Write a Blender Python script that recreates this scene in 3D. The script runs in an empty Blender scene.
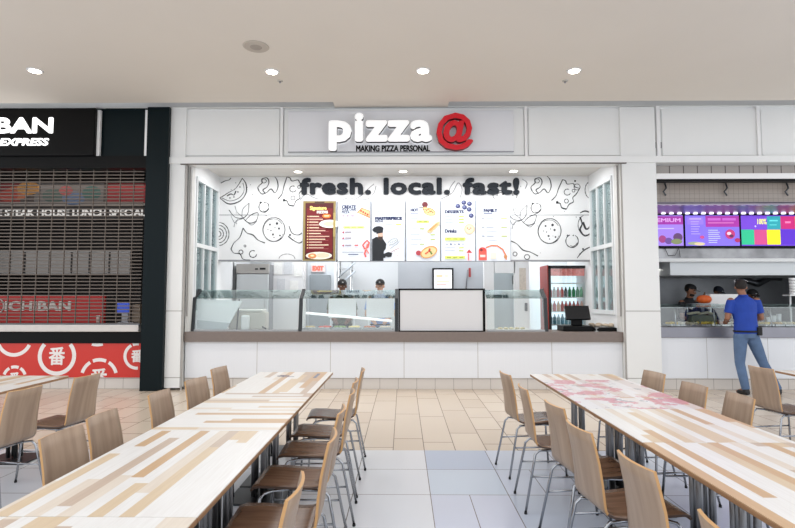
import bpy, bmesh, math, random
from mathutils import Vector, Matrix
rnd = random.Random(7)
C = bpy.context.scene.collection
PI = math.pi

# ------------------------------------------------------------------ camera
EYE = 1.52
PITCH, YAW, F = math.radians(3.56), math.radians(0.6), 530.0
cam = bpy.data.objects.new('camera', bpy.data.cameras.new('camera'))
C.objects.link(cam)
cam.location = (0, 0, EYE)
cam.rotation_euler = (PI/2 + PITCH, 0, YAW)
cam.data.sensor_width = 36
cam.data.lens = 36 * F / 795
cam.data.clip_start = 0.05
bpy.context.scene.camera = cam

# ------------------------------------------------------------------ world, lights, exposure
world = bpy.data.worlds.new('atrium_sky')
bpy.context.scene.world = world
world.use_nodes = True
bgn = world.node_tree.nodes['Background']
bgn.inputs[0].default_value = (0.93, 0.96, 1.0, 1)
bgn.inputs[1].default_value = 1.05
vs = bpy.context.scene.view_settings
vs.view_transform = 'Standard'
vs.look = 'None'
vs.gamma = 1
vs.use_curve_mapping = False
vs.exposure = 0.56


def area(name, loc, sx, sy, power, col=(1, 1, 1), rot=(0, 0, 0)):
    l = bpy.data.lights.new(name, 'AREA')
    l.shape = 'RECTANGLE'
    l.size, l.size_y, l.energy, l.color = sx, sy, power, col
    o = bpy.data.objects.new(name, l)
    C.objects.link(o)
    o.location, o.rotation_euler = loc, rot
    return o


def spot(name, loc, power, col, ang=100, blend=0.7, r=0.06):
    l = bpy.data.lights.new(name, 'SPOT')
    l.energy, l.color, l.spot_size, l.spot_blend, l.shadow_soft_size = power, col, math.radians(ang), blend, r
    o = bpy.data.objects.new(name, l)
    C.objects.link(o)
    o.location = loc
    return o


WARM = (1.0, 0.90, 0.78)
area('pizza_shop_front_lamp', (0, 9.35, 3.81), 6.4, 0.5, 58, (1, 0.99, 0.98))
area('pizza_shop_kitchen_lamp', (0, 11.2, 2.95), 6.0, 1.0, 72, (0.95, 0.98, 1))
area('right_shop_kitchen_lamp', (6.3, 10.3, 2.05), 3.0, 0.4, 26, (1, 0.97, 0.92))
area('left_shop_lamp', (-5.6, 9.6, 3.6), 2.4, 0.4, 3, (1, 0.93, 0.85))


# ------------------------------------------------------------------ pixel ray -> point on the plane Y
def at(px, py, Y):
    u, v = (px - 397.5) / F, (264 - py) / F
    a, b = PITCH, YAW
    f = Vector((-math.sin(b)*math.cos(a), math.cos(b)*math.cos(a), math.sin(a)))
    r = Vector((math.cos(b), math.sin(b), 0))
    up = Vector((math.sin(b)*math.sin(a), -math.cos(b)*math.sin(a), math.cos(a)))
    d = f + r*u + up*v
    t = Y / d.y
    return Vector((0, 0, EYE)) + d*t


def X(px, Y, py=297):
    return at(px, py, Y).x


def Z(py, Y, px=403):
    return at(px, py, Y).z


# ------------------------------------------------------------------ materials
def lin(c):
    return tuple(((v/255)/12.92 if v/255 <= 0.04045 else ((v/255+0.055)/1.055)**2.4) for v in c)


MATS = {}


def mat(name, rgb=(200, 200, 200), rough=0.5, metal=0.0, emit=0.0, emit_rgb=None, noise=0.0, scale=6.0, spec=0.5, stretch=None, coat=0.0):
    if name in MATS:
        return MATS[name]
    m = bpy.data.materials.new(name)
    m.use_nodes = True
    nt = m.node_tree
    b = nt.nodes['Principled BSDF']
    c = lin(rgb)
    b.inputs['Base Color'].default_value = (*c, 1)
    b.inputs['Roughness'].default_value = rough
    b.inputs['Metallic'].default_value = metal
    b.inputs['Specular IOR Level'].default_value = spec
    b.inputs['Coat Weight'].default_value = coat
    if emit:
        b.inputs['Emission Color'].default_value = (*lin(emit_rgb or rgb), 1)
        b.inputs['Emission Strength'].default_value = emit
    if noise:
        tc = nt.nodes.new('ShaderNodeTexCoord')
        mp = nt.nodes.new('ShaderNodeMapping')
        mp.inputs['Scale'].default_value = stretch or (1, 1, 1)
        n = nt.nodes.new('ShaderNodeTexNoise')
        n.inputs['Scale'].default_value = scale
        n.inputs['Detail'].default_value = 4
        r = nt.nodes.new('ShaderNodeValToRGB')
        r.color_ramp.elements[0].position = 0.3
        r.color_ramp.elements[1].position = 0.7
        r.color_ramp.elements[0].color = (*[max(0, v*(1-noise)) for v in c], 1)
        r.color_ramp.elements[1].color = (*[min(1, v*(1+noise)) for v in c], 1)
        nt.links.new(tc.outputs['Object'], mp.inputs[0])
        nt.links.new(mp.outputs[0], n.inputs['Vector'])
        nt.links.new(n.outputs['Fac'], r.inputs[0])
        nt.links.new(r.outputs[0], b.inputs['Base Color'])
    MATS[name] = m
    return m


def col(rgb, emit=0.0, rough=0.6):
    return mat('paint_%02x%02x%02x_%d_%d' % (*rgb, int(emit*100), int(rough*100)), rgb, rough, emit=emit)


class NT:
    """small helper to write shader maths"""
    def __init__(s, m):
        s.nt = m.node_tree
        s.b = s.nt.nodes['Principled BSDF']

    def put(s, sock, v):
        if isinstance(v, bpy.types.NodeSocket):
            s.nt.links.new(v, sock)
        else:
            sock.default_value = v

    def m(s, op, *a):
        n = s.nt.nodes.new('ShaderNodeMath')
        n.operation = op
        for i, v in enumerate(a):
            s.put(n.inputs[i], v)
        return n.outputs[0]

    def coords(s, kind='Object'):
        tc = s.nt.nodes.new('ShaderNodeTexCoord')
        sp = s.nt.nodes.new('ShaderNodeSeparateXYZ')
        s.nt.links.new(tc.outputs[kind], sp.inputs[0])
        return tc.outputs[kind], sp.outputs[0], sp.outputs[1], sp.outputs[2]

    def xyz(s, x=0.0, y=0.0, z=0.0):
        n = s.nt.nodes.new('ShaderNodeCombineXYZ')
        for i, v in enumerate((x, y, z)):
            s.put(n.inputs[i], v)
        return n.outputs[0]

    def wn(s, v):
        n = s.nt.nodes.new('ShaderNodeTexWhiteNoise')
        n.noise_dimensions = '3D'
        s.nt.links.new(v, n.inputs['Vector'])
        return n.outputs['Value']

    def noise(s, v, scale=1.0, detail=3.0):
        n = s.nt.nodes.new('ShaderNodeTexNoise')
        n.inputs['Scale'].default_value = scale
        n.inputs['Detail'].default_value = detail
        s.nt.links.new(v, n.inputs['Vector'])
        return n.outputs['Fac']

    def ramp(s, v, stops, interp='CONSTANT'):
        n = s.nt.nodes.new('ShaderNodeValToRGB')
        cr = n.color_ramp
        cr.interpolation = interp
        while len(cr.elements) < len(stops):
            cr.elements.new(0.5)
        for e, (p, c) in zip(cr.elements, stops):
            e.position = p
            e.color = (*lin(c), 1)
        s.nt.links.new(v, n.inputs[0])
        return n.outputs[0]

    def mix(s, f, a, b, mode='MIX'):
        n = s.nt.nodes.new('ShaderNodeMix')
        n.data_type = 'RGBA'
        n.blend_type = mode
        s.put(n.inputs[0], f)
        s.put(n.inputs[6], a)
        s.put(n.inputs[7], b)
        return n.outputs[2]


def rgba(c):
    return (*lin(c), 1)


def floor_material():
    m = mat('floor_tiles', (220, 200, 175), 0.3, spec=0.5)
    n = NT(m)
    v, x, y, z = n.coords()
    # beige band: narrow tiles, 0.3 wide, long joints along y
    cb = n.m('FLOOR', n.m('DIVIDE', n.m('SUBTRACT', x, 0.21), 0.31))
    fb = n.m('FRACT', n.m('DIVIDE', n.m('SUBTRACT', x, 0.21), 0.31))
    rb = n.wn(n.xyz(cb, 3.7, 0.0))
    lb = n.m('ADD', 0.6, n.m('MULTIPLY', n.m('GREATER_THAN', rb, 0.45), 0.6))
    yb = n.m('DIVIDE', n.m('ADD', y, n.m('MULTIPLY', rb, 7.3)), lb)
    kb = n.m('FLOOR', yb)
    gb1 = n.m('LESS_THAN', n.m('MULTIPLY', n.m('PINGPONG', fb, 0.5), 0.31), 0.0042)
    gb2 = n.m('LESS_THAN', n.m('MULTIPLY', n.m('PINGPONG', n.m('FRACT', yb), 0.5), lb), 0.007)
    gb = n.m('MAXIMUM', gb1, gb2)
    cbeige = n.ramp(n.wn(n.xyz(cb, kb, 1.0)), [(0, (200, 185, 168)), (0.5, (208, 194, 177)), (1, (196, 180, 162))], 'LINEAR')
    # grey field: 0.6 squares left of the centre seam, staggered tiles right of it
    xg = n.m('DIVIDE', n.m('SUBTRACT', x, 0.21), 0.6)
    cg = n.m('FLOOR', xg)
    right = n.m('GREATER_THAN', x, 0.21)
    rg = n.m('MULTIPLY', n.m('FLOOR', n.m('MULTIPLY', n.wn(n.xyz(cg, 9.1, 2.0)), 3)), n.m('MULTIPLY', right, 0.3))
    yg = n.m('DIVIDE', n.m('ADD', n.m('SUBTRACT', y, 3.587), rg), 0.6)
    kg = n.m('FLOOR', yg)
    split = n.m('MULTIPLY', right, n.m('GREATER_THAN', n.wn(n.xyz(cg, kg, 5.0)), 0.55))
    gg1 = n.m('LESS_THAN', n.m('PINGPONG', n.m('FRACT', xg), 0.5), 0.0055)
    gg2 = n.m('LESS_THAN', n.m('PINGPONG', n.m('FRACT', yg), 0.5), 0.0065)
    gg3 = n.m('MULTIPLY', split, n.m('LESS_THAN', n.m('PINGPONG', n.m('FRACT', n.m('ADD', n.m('MULTIPLY', xg, 2), 0.0)), 0.5), 0.011))
    gg = n.m('MAXIMUM', n.m('MAXIMUM', gg1, gg2), gg3)
    tone = n.wn(n.xyz(cg, kg, 8.0))
    cl = n.ramp(tone, [(0, (206, 209, 216)), (0.5, (212, 213, 217)), (1, (200, 204, 213))], 'LINEAR')
    cr = n.ramp(tone, [(0, (187, 195, 210)), (0.35, (194, 198, 214)), (0.7, (188, 200, 213)), (1, (172, 182, 202))], 'LINEAR')
    cgrey = n.mix(right, cl, cr)
    near = n.m('LESS_THAN', y, 5.37)
    base = n.mix(near, cbeige, cgrey)
    g = n.m('ADD', n.m('MULTIPLY', near, gg), n.m('MULTIPLY', n.m('SUBTRACT', 1.0, near), gb))
    cloudy = n.noise(v, 1.5, 2)
    base = n.mix(n.m('MULTIPLY', cloudy, 0.07), base, rgba((165, 155, 150)))
    base = n.mix(n.m('MULTIPLY', g, 0.9), base, rgba((105, 92, 84)))
    n.put(n.b.inputs['Base Color'], base)
    n.put(n.b.inputs['Roughness'], n.m('ADD', 0.22, n.m('MULTIPLY', n.noise(v, 2, 2), 0.06)))
    return m


def strip_material(name, along='y', pink=None, seed=0.0):
    """laminate of white and wood-toned strips; pink: a printed floral patch between two y values"""
    m = mat(name, (220, 205, 190), 0.3, spec=0.5)
    n = NT(m)
    v, x, y, z = n.coords()
    oi = n.nt.nodes.new('ShaderNodeObjectInfo')
    rv = n.m('FLOOR', n.m('MULTIPLY', oi.outputs['Random'], 97.0))
    if along == 'x':
        x, y = y, x
    u = n.m('DIVIDE', n.m('ADD', x, 5.0), 0.056)
    c = n.m('FLOOR', u)
    r = n.wn(n.xyz(c, rv, seed))
    w = n.m('DIVIDE', n.m('ADD', y, n.m('MULTIPLY', r, 5.0)), 0.95)
    k = n.m('FLOOR', w)
    t = n.wn(n.xyz(c, k, n.m('ADD', rv, seed)))
    W, A, B, D, E = (240, 238, 235), (224, 202, 172), (212, 178, 140), (208, 188, 170), (232, 220, 205)
    cc = n.ramp(t, [(0, W), (0.42, A), (0.56, E), (0.68, B), (0.80, D), (0.88, W)])
    mp = n.xyz(n.m('MULTIPLY', x, 90.0), n.m('MULTIPLY', y, 4.0), c)
    gr = n.noise(mp, 1.0, 4)
    cc = n.mix(n.m('MULTIPLY', gr, 0.42), cc, n.mix(1.0, cc, rgba((196, 178, 164)), 'MULTIPLY'))
    if pink:
        y0, y1 = pink
        inside = n.m('MULTIPLY', n.m('GREATER_THAN', y, y0), n.m('LESS_THAN', y, y1))
        f1 = n.noise(n.xyz(n.m('MULTIPLY', x, 1.0), y, 3.3 + seed), 7.0, 5)
        f2 = n.noise(n.xyz(x, y, 8.8 + seed), 26.0, 3)
        white = n.m('MULTIPLY', inside, n.m('MULTIPLY', n.m('GREATER_THAN', f1, 0.36), 0.6))
        cc = n.mix(white, cc, rgba((222, 218, 222)))
        f3 = n.noise(n.xyz(x, y, 14.8 + seed), 4.6, 2)
        patch = n.m('MULTIPLY', inside, n.m('GREATER_THAN', n.m('ADD', f3, n.m('MULTIPLY', f2, 0.3)), 0.68))
        cc = n.mix(n.m('MULTIPLY', patch, n.m('MULTIPLY', n.noise(n.xyz(x, y, 5.5), 40.0, 4), 1.25)), cc, rgba((202, 92, 116)))
        dark = n.m('MULTIPLY', inside, n.m('GREATER_THAN', n.noise(n.xyz(x, y, 21.8 + seed), 9.0, 4), 0.63))
        cc = n.mix(n.m('MULTIPLY', dark, 0.6), cc, rgba((120, 124, 134)))
    n.put(n.b.inputs['Base Color'], cc)
    return m


def wood_material(name, c0, c1, rough=0.4, axis='z'):
    m = mat(name, c0, rough)
    n = NT(m)
    v, x, y, z = n.coords()
    oi = n.nt.nodes.new('ShaderNodeObjectInfo')
    rv = n.m('MULTIPLY', oi.outputs['Random'], 30.0)
    if axis == 'z':
        p = n.xyz(n.m('ADD', rv, n.m('MULTIPLY', x, 3.0)), n.m('MULTIPLY', y, 16.0), n.m('MULTIPLY', z, 1.3))
    else:
        p = n.xyz(n.m('MULTIPLY', x, 1.6), n.m('ADD', rv, n.m('MULTIPLY', y, 16.0)), n.m('MULTIPLY', z, 3.0))
    f = n.noise(p, 1.4, 6)
    n.put(n.b.inputs['Base Color'], n.ramp(f, [(0.32, c0), (0.68, c1)], 'LINEAR'))
    return m


def tile_material(name, c, grout, w, h, g=0.006, rough=0.35, ox=0.0, oz=0.0):
    m = mat(name, c, rough)
    n = NT(m)
    v, x, y, z = n.coords()
    fx = n.m('MULTIPLY', n.m('PINGPONG', n.m('FRACT', n.m('DIVIDE', n.m('ADD', x, ox+50), w)), 0.5), w)
    fz = n.m('MULTIPLY', n.m('PINGPONG', n.m('FRACT', n.m('DIVIDE', n.m('ADD', z, oz), h)), 0.5), h)
    gg = n.m('MAXIMUM', n.m('LESS_THAN', fx, g/2), n.m('LESS_THAN', fz, g/2))
    cl = n.noise(v, 3.0, 3)
    base = n.mix(n.m('MULTIPLY', cl, 0.15), rgba(c), rgba(tuple(int(q*0.8) for q in c)))
    n.put(n.b.inputs['Base Color'], n.mix(gg, base, rgba(grout)))
    return m


def glass_material(name='clear_glass', tint=(0.96, 0.99, 0.985), gloss=0.08):
    if name in MATS:
        return MATS[name]
    m = bpy.data.materials.new(name)
    m.use_nodes = True
    nt = m.node_tree
    nt.nodes.remove(nt.nodes['Principled BSDF'])
    out = nt.nodes['Material Output']
    t = nt.nodes.new('ShaderNodeBsdfTransparent')
    t.inputs[0].default_value = (*tint, 1)
    g = nt.nodes.new('ShaderNodeBsdfGlossy')
    g.inputs['Roughness'].default_value = 0.03
    lw = nt.nodes.new('ShaderNodeLayerWeight')
    lw.inputs[0].default_value = 0.25
    ad = nt.nodes.new('ShaderNodeMath')
    ad.operation = 'MULTIPLY_ADD'
    ad.inputs[1].default_value = 0.6
    ad.inputs[2].default_value = gloss
    mx = nt.nodes.new('ShaderNodeMixShader')
    nt.links.new(lw.outputs['Fresnel'], ad.inputs[0])
    nt.links.new(ad.outputs[0], mx.inputs[0])
    nt.links.new(t.outputs[0], mx.inputs[1])
    nt.links.new(g.outputs[0], mx.inputs[2])
    nt.links.new(mx.outputs[0], out.inputs[0])
    MATS[name] = m
    return m


WHITE = mat('white_panel', (231, 232, 231), 0.4, noise=0.015, scale=1.5)
WHITE2 = mat('white_satin', (236, 236, 236), 0.35)
CREAM = mat('cream_plaster', (226, 218, 207), 0.75, noise=0.015, scale=0.8)
GREYLB = mat('sign_panel_grey', (222, 223, 227), 0.4)
TEAL = mat('dark_teal', (6, 20, 24), 0.4, spec=0.15)
BLACK = mat('black_satin', (6, 6, 7), 0.4, spec=0.15)
BLACKM = mat('black_matt', (22, 22, 24), 0.7)
STEEL = mat('brushed_steel', (190, 192, 194), 0.28, 0.9, noise=0.05, scale=3, stretch=(1, 1, 30))
CHROME = mat('chrome_tube', (165, 167, 171), 0.2, 1.0)
DARKST = mat('dark_steel', (95, 98, 102), 0.35, 0.7, noise=0.1, scale=3)
TAUPE = mat('taupe_counter', (122, 110, 104), 0.35, noise=0.04, scale=20)
GLASS = glass_material()
PLYEDGE = mat('ply_edge', (196, 150, 98), 0.45)
VENEER = wood_material('veneer_back', (150, 126, 106), (172, 148, 126), 0.42, 'z')
SEATW = wood_material('veneer_seat', (98, 72, 56), (126, 96, 76), 0.22, 'x')
LEGM = mat('pedestal_steel', (128, 128, 130), 0.3, 0.9)
RUBBER = mat('black_rubber', (25, 25, 26), 0.8)


# ------------------------------------------------------------------ mesh builder
class G:
    def __init__(s):
        s.bm = bmesh.new()
        s.mats = []

    def mi(s, m):
        if m is None:
            return 0
        if m not in s.mats:
            s.mats.append(m)
        return s.mats.index(m)

    def _f(s, vs, m=None, smooth=False):
        try:
            f = s.bm.faces.new(vs)
        except ValueError:
            return None
        f.material_index = s.mi(m) if m else 0
        f.smooth = smooth
        return f

    def box(s, x0, x1, y0, y1, z0, z1, m=None, bev=0.0):
        x0, x1 = sorted((x0, x1)); y0, y1 = sorted((y0, y1)); z0, z1 = sorted((z0, z1))
        v = [s.bm.verts.new(p) for p in ((x0, y0, z0), (x1, y0, z0), (x1, y1, z0), (x0, y1, z0),
                                         (x0, y0, z1), (x1, y0, z1), (x1, y1, z1), (x0, y1, z1))]
        fs = [s._f([v[i] for i in q], m) for q in ((3, 2, 1, 0), (4, 5, 6, 7), (0, 1, 5, 4), (1, 2, 6, 5), (2, 3, 7, 6), (3, 0, 4, 7))]
        if bev > 0:
            es = list({e for f in fs for e in f.edges})
            bmesh.ops.bevel(s.bm, geom=es, offset=bev, segments=2, affect='EDGES', profile=0.5, material=-1)
        return s

    def tube(s, pts, r, n=8, m=None, caps=True):
        pts = [Vector(p) for p in pts]
        rs = r if isinstance(r, (list, tuple)) else [r]*len(pts)
        rings = []
        ref = None
        for i, p in enumerate(pts):
            a = pts[max(i-1, 0)]; b = pts[min(i+1, len(pts)-1)]
            d = (b-a).normalized()
            if ref is None:
                ref = Vector((0, 0, 1)) if abs(d.z) < 0.9 else Vector((1, 0, 0))
            u = d.cross(ref).normalized()
            w = u.cross(d).normalized()
            ref = w
            rings.append([s.bm.verts.new(p + (u*math.cos(2*PI*k/n) + w*math.sin(2*PI*k/n))*rs[i]) for k in range(n)])
        for a, b in zip(rings, rings[1:]):
            for k in range(n):
                s._f([a[k], a[(k+1) % n], b[(k+1) % n], b[k]], m, True)
        if caps:
            s._f(rings[0][::-1], m); s._f(rings[-1], m)
        return s

    def lathe(s, prof, c=(0, 0, 0), n=24, m=None, smooth=True):
        c = Vector(c)
        rings = []
        for r, z in prof:
            rings.append([s.bm.verts.new(c + Vector((max(r, 1e-4)*math.cos(2*PI*k/n), max(r, 1e-4)*math.sin(2*PI*k/n), z))) for k in range(n)])
        for a, b in zip(rings, rings[1:]):
            for k in range(n):
                s._f([a[k], a[(k+1) % n], b[(k+1) % n], b[k]], m, smooth)
        s._f(rings[0][::-1], m); s._f(rings[-1], m)
        return s

    def ball(s, c, r, m=None, n=16, rot=None):
        c = Vector(c)
        r = Vector(r) if isinstance(r, (tuple, list, Vector)) else Vector((r, r, r))
        k = n//2
        rings = []
        for i in range(1, k):
            t = PI*i/k
            ring = []
            for j in range(n):
                p = Vector((r.x*math.sin(t)*math.cos(2*PI*j/n), r.y*math.sin(t)*math.sin(2*PI*j/n), r.z*math.cos(t)))
                if rot:
                    p = rot @ p
                ring.append(s.bm.verts.new(c+p))
            rings.append(ring)
        tp = Vector((0, 0, r.z)); bt = Vector((0, 0, -r.z))
        if rot:
            tp = rot @ tp; bt = rot @ bt
        a = s.bm.verts.new(c+tp); b = s.bm.verts.new(c+bt)
        for r0, r1 in zip(rings, rings[1:]):
            for j in range(n):
                s._f([r0[j], r1[j], r1[(j+1) % n], r0[(j+1) % n]], m, True)
        for j in range(n):
            s._f([a, rings[0][j], rings[0][(j+1) % n]], m, True)
            s._f([b, rings[-1][(j+1) % n], rings[-1][j]], m, True)
        return s

    def prism(s, pts, y0, y1, m=None):
        """pts: (x,z) outline, extruded from y0 (front) to y1"""
        a = [s.bm.verts.new((x, y0, z)) for x, z in pts]
        b = [s.bm.verts.new((x, y1, z)) for x, z in pts]
        n = len(pts)
        s._f(a, m); s._f(b[::-1], m)
        for k in range(n):
            s._f([a[k], b[k], b[(k+1) % n], a[(k+1) % n]], m)
        return s

    def prismx(s, pts, x0, x1, m=None):
        a = [s.bm.verts.new((x0, y, z)) for y, z in pts]
        b = [s.bm.verts.new((x1, y, z)) for y, z in pts]
        n = len(pts)
        s._f(a, m); s._f(b[::-1], m)
        for k in range(n):
            s._f([a[k], b[k], b[(k+1) % n], a[(k+1) % n]], m)
        return s

    def ribbon(s, pts, w, y, m=None, closed=False, d=0.003):
        """line drawn on a wall plane: pts (x,z); w width (scalar or list)"""
        pts = [Vector((p[0], p[1])) for p in pts]
        n = len(pts)
        L, R = [], []
        for i, p in enumerate(pts):
            if closed:
                a, b = pts[i-1], pts[(i+1) % n]
            else:
                a, b = pts[max(i-1, 0)], pts[min(i+1, n-1)]
            t = (b-a)
            if t.length < 1e-9:
                t = Vector((1, 0))
            t.normalize()
            nn = Vector((-t.y, t.x))
            ww = (w[i] if isinstance(w, list) else w)/2
            L.append(s.bm.verts.new((p.x+nn.x*ww, y, p.y+nn.y*ww)))
            R.append(s.bm.verts.new((p.x-nn.x*ww, y, p.y-nn.y*ww)))
        for i in range(n if closed else n-1):
            j = (i+1) % n
            s._f([L[i], R[i], R[j], L[j]], m)
        return s

    def flat(s, pts, y, m=None):
        s._f([s.bm.verts.new((x, y, z)) for x, z in pts], m)
        return s

    def text(s, body, x0, x1, z0, z1, y, depth=0.0, m=None, bold=0.0, side=None, shear=0.0, sp=1.0):
        vs, fs = text_mesh(body, depth > 0, sp)
        xs = [v[0] for v in vs]; ys = [v[1] for v in vs]
        ax, bx, ay, by = min(xs), max(xs), min(ys), max(ys)
        bx_, by_ = bold if isinstance(bold, tuple) else (0.0, 0.0)
        sx = (x1-x0-2*bx_)/max(bx-ax, 1e-6); sz = (z1-z0-2*by_)/max(by-ay, 1e-6)
        shifts = [(0, 0)] if not (bx_ or by_) else [(0, 0)] + [(math.cos(2*PI*k/12), math.sin(2*PI*k/12)) for k in range(12)]
        for q, (dx, dz) in enumerate(shifts):
            vv = []
            for v in vs:
                px = x0+bx_+(v[0]-ax)*sx + dx*bx_
                pz = z0+by_+(v[1]-ay)*sz + dz*by_
                px += shear*(pz-z0)
                py = y - (v[2]*(depth-0.004+0.0003*q) if depth > 0 else 0.00004*q)
                vv.append(s.bm.verts.new((px, py, pz)))
            for f in fs:
                fc = s._f([vv[i] for i in f], m)
                if side and fc:
                    fc.normal_update()
                    if abs(fc.normal.y) < 0.5:
                        fc.material_index = s.mi(side)
        return s

    def build(s, name, m=None, parent=None, offset=None, smooth=False):
        if m is not None and not s.mats:
            s.mats = [m]
        off = Vector(offset) if offset is not None else (Vector(parent.location) if parent is not None and parent.get('_abs') else Vector((0, 0, 0)))
        if parent is not None and parent.parent is not None and parent.get('_abs') is None:
            pass
        if off.length > 0:
            for v in s.bm.verts:
                v.co -= off
        bmesh.ops.recalc_face_normals(s.bm, faces=s.bm.faces) if not getattr(s, 'keep', False) else None
        me = bpy.data.meshes.new(name)
        s.bm.to_mesh(me)
        s.bm.free()
        for q in s.mats:
            me.materials.append(q)
        if smooth:
            for p in me.polygons:
                p.use_smooth = True
        o = bpy.data.objects.new(name, me)
        C.objects.link(o)
        if parent is not None:
            o.parent = parent
        return o


_TC = {}


def text_mesh(body, solid, sp=1.0):
    key = (body, solid, sp)
    if key in _TC:
        return _TC[key]
    c = bpy.data.curves.new('text', 'FONT')
    c.body = body
    c.size = 1
    c.space_character = sp
    c.resolution_u = 3
    c.extrude = 0.5 if solid else 0
    o = bpy.data.objects.new('text', c)
    C.objects.link(o)
    dg = bpy.context.evaluated_depsgraph_get()
    me = bpy.data.meshes.new_from_object(o.evaluated_get(dg))
    vs = [(v.co.x, v.co.y, v.co.z+0.5 if solid else 0) for v in me.vertices]
    fs = [tuple(p.vertices) for p in me.polygons]
    bpy.data.objects.remove(o)
    bpy.data.curves.remove(c)
    bpy.data.meshes.remove(me)
    _TC[key] = (vs, fs)
    return _TC[key]


def tag(o, label=None, cat=None, group=None, kind=None):
    if label: o['label'] = label
    if cat: o['category'] = cat
    if group: o['group'] = group
    if kind: o['kind'] = kind
    return o


def thing(name, label, cat, loc=(0, 0, 0), rotz=0.0, group=None, absolute=True):
    """Empty at the base; absolute: parts are modelled in world coordinates and shifted by the base"""
    o = bpy.data.objects.new(name, None)
    C.objects.link(o)
    o.empty_display_size = 0.1
    o.location = loc
    o.rotation_euler = (0, 0, rotz)
    if absolute:
        o['_abs'] = 1
    return tag(o, label, cat, group)


def sub(g, name, m, parent, root):
    """sub-part: modelled in world coordinates, shifted by the root's base"""
    return g.build(name, m, parent, offset=root.location)


def struct(name, g, m=None):
    o = g.build(name, m)
    o['kind'] = 'structure'
    return o


def single(name, g, m, label, cat, group=None):
    """one-mesh thing: origin moved to its base"""
    xs = [v.co for v in g.bm.verts]
    base = Vector((sum(v.x for v in xs)/len(xs), sum(v.y for v in xs)/len(xs), min(v.z for v in xs)))
    o = g.build(name, m, offset=base)
    o.location = base
    return tag(o, label, cat, group)


def copy_tree(o, parent=None):
    c = o.copy()
    C.objects.link(c)
    c.parent = parent
    for ch in list(o.children):
        copy_tree(ch, c)
    return c


def pbox(g, px0, px1, py0, py1, Y0, Y1, m=None, bev=0.0):
    """box whose front face (plane Y0) was measured in the photograph"""
    pm, qm = (px0+px1)/2, (py0+py1)/2
    g.box(X(px0, Y0, qm), X(px1, Y0, qm), Y0, Y1, Z(py1, Y0, pm), Z(py0, Y0, pm), m, bev)
    return g


# ------------------------------------------------------------------ structure: hall
YW = 8.72      # face of the columns
YF = 8.85      # face of the counters
CEIL = 4.70
XL, XR = -9.0, 9.0

g = G(); g.box(XL, XR, -5.0, 13.2, -0.1, 0.0)
struct('floor', g, floor_material())

g = G()
g.box(XL, XR, 5.0, 8.47, CEIL, CEIL+0.25)
g.box(X(333, 8.47, 98), X(449, 8.47, 98), 8.47, 8.72, CEIL, CEIL+0.25)
struct('ceiling', g, CREAM)
g = G()
g.box(XL, X(332, 8.47, 98), 8.475, 8.735, CEIL+0.14, CEIL+0.2)
g.box(X(450, 8.47, 98), XR, 8.475, 8.735, CEIL+0.14, CEIL+0.2)
struct('ceiling_slot', g, mat('slot_grey', (118, 102, 90), 0.9))
g = G(); g.box(XL, XR, 4.9, 5.0, CEIL, 6.2)
struct('wall_bulkhead', g, CREAM)

# frieze above the shops: backing wall
zt = Z(107, YW)
zb = Z(163.5, YW)
xa, xb = X(183, YW, 140), X(624, YW, 140)
g = G()
g.box(X(147, YW, 130), XR, YW+0.06, YW+0.3, zb, CEIL+0.3)
g.box(XL, X(147, YW, 130), YW+0.105, YW+0.3, zb, CEIL+0.3)
struct('wall_frieze', g, WHITE)
g = G()
g.box(XL, XR, YW-0.02, YW+0.06, zt, CEIL)
g.box(X(166, YW), XR, YW-0.03, YW+0.06, zb-0.0, Z(157, YW))
struct('trim_1', g, WHITE)
g = G()
for px in (281.5, 526):
    g.box(X(px-1.3, YW, 130), X(px+1.3, YW, 130), YW-0.0, YW+0.06, Z(157, YW), zt)
for px in (658.5, 759):
    g.box(X(px-1.6, YW, 130), X(px+1.6, YW, 130), YW-0.0, YW+0.06, Z(157, YW), zt)
struct('trim_2', g, WHITE2)
g = G()
g.box(xa-0.02, xb+0.02, YW-0.035, YW+0.0, zb-0.015, zb+0.0)
struct('trim_3', g, mat('header_line_grey', (96, 90, 86), 0.6))  # thin dark grey strip along the bottom of the frieze
# recessed fascia panels
g = G()
for a, b in ((186, 279.5), (284, 524), (528.5, 621), (662, 756.5), (761.5, 860)):
    pbox(g, a, b, 109, 155.5, YW+0.03, YW+0.07, None, 0.008)
struct('trim_4', g, WHITE)

# columns
g = G()
pbox(g, 166, 183, 107, 388, YW, YW+0.5)
cl = struct('column_left', g, WHITE)
g = G()
xr0, xr1 = X(624.5, YW), X(660, YW)
g.box(xr0, xr1, YW, 10.2, 0, Z(107, YW, 640))
struct('column_right', g, WHITE)
cl0, cl1 = X(166, YW), X(183, YW)
g = G()
for z in (Z(162, YW), Z(311, YW), Z(378, YW)):
    g.box(cl0-0.002, cl1+0.002, YW-0.003, YW+0.01, z-0.006, z+0.006)
    g.box(xr0-0.002, xr1+0.002, YW-0.003, YW+0.01, z-0.006, z+0.006)
g.box(cl1-0.01, cl1+0.012, YW-0.003, YW+0.02, 0, zb)
g.box(xr0-0.01, xr0+0.012, YW-0.003, YW+0.02, 0, zb)
struct('trim_5', g, mat('seam_grey', (165, 162, 158), 0.7))
g = G()
px_ = X(144, YW-0.08, 250)
g.box(X(143.5, YW-0.08, 250), X(165.5, YW-0.08, 250), YW-0.08, YW+0.5, 0, Z(107, YW-0.08, 155))
struct('column_teal', g, TEAL)
g = G()
g.box(X(99, YW), X(145, YW), YW-0.0, YW+0.1, Z(158, YW), zt, TEAL)
g.box(X(-60, YW), X(145, YW), YW-0.06, YW+0.1, Z(168, YW), Z(156, YW), BLACK)
g.box(XL, X(99, YW), YW+0.02, YW+0.1, Z(158, YW), zt, TEAL)
struct('wall_left_fascia', g)
g = G()
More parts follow.
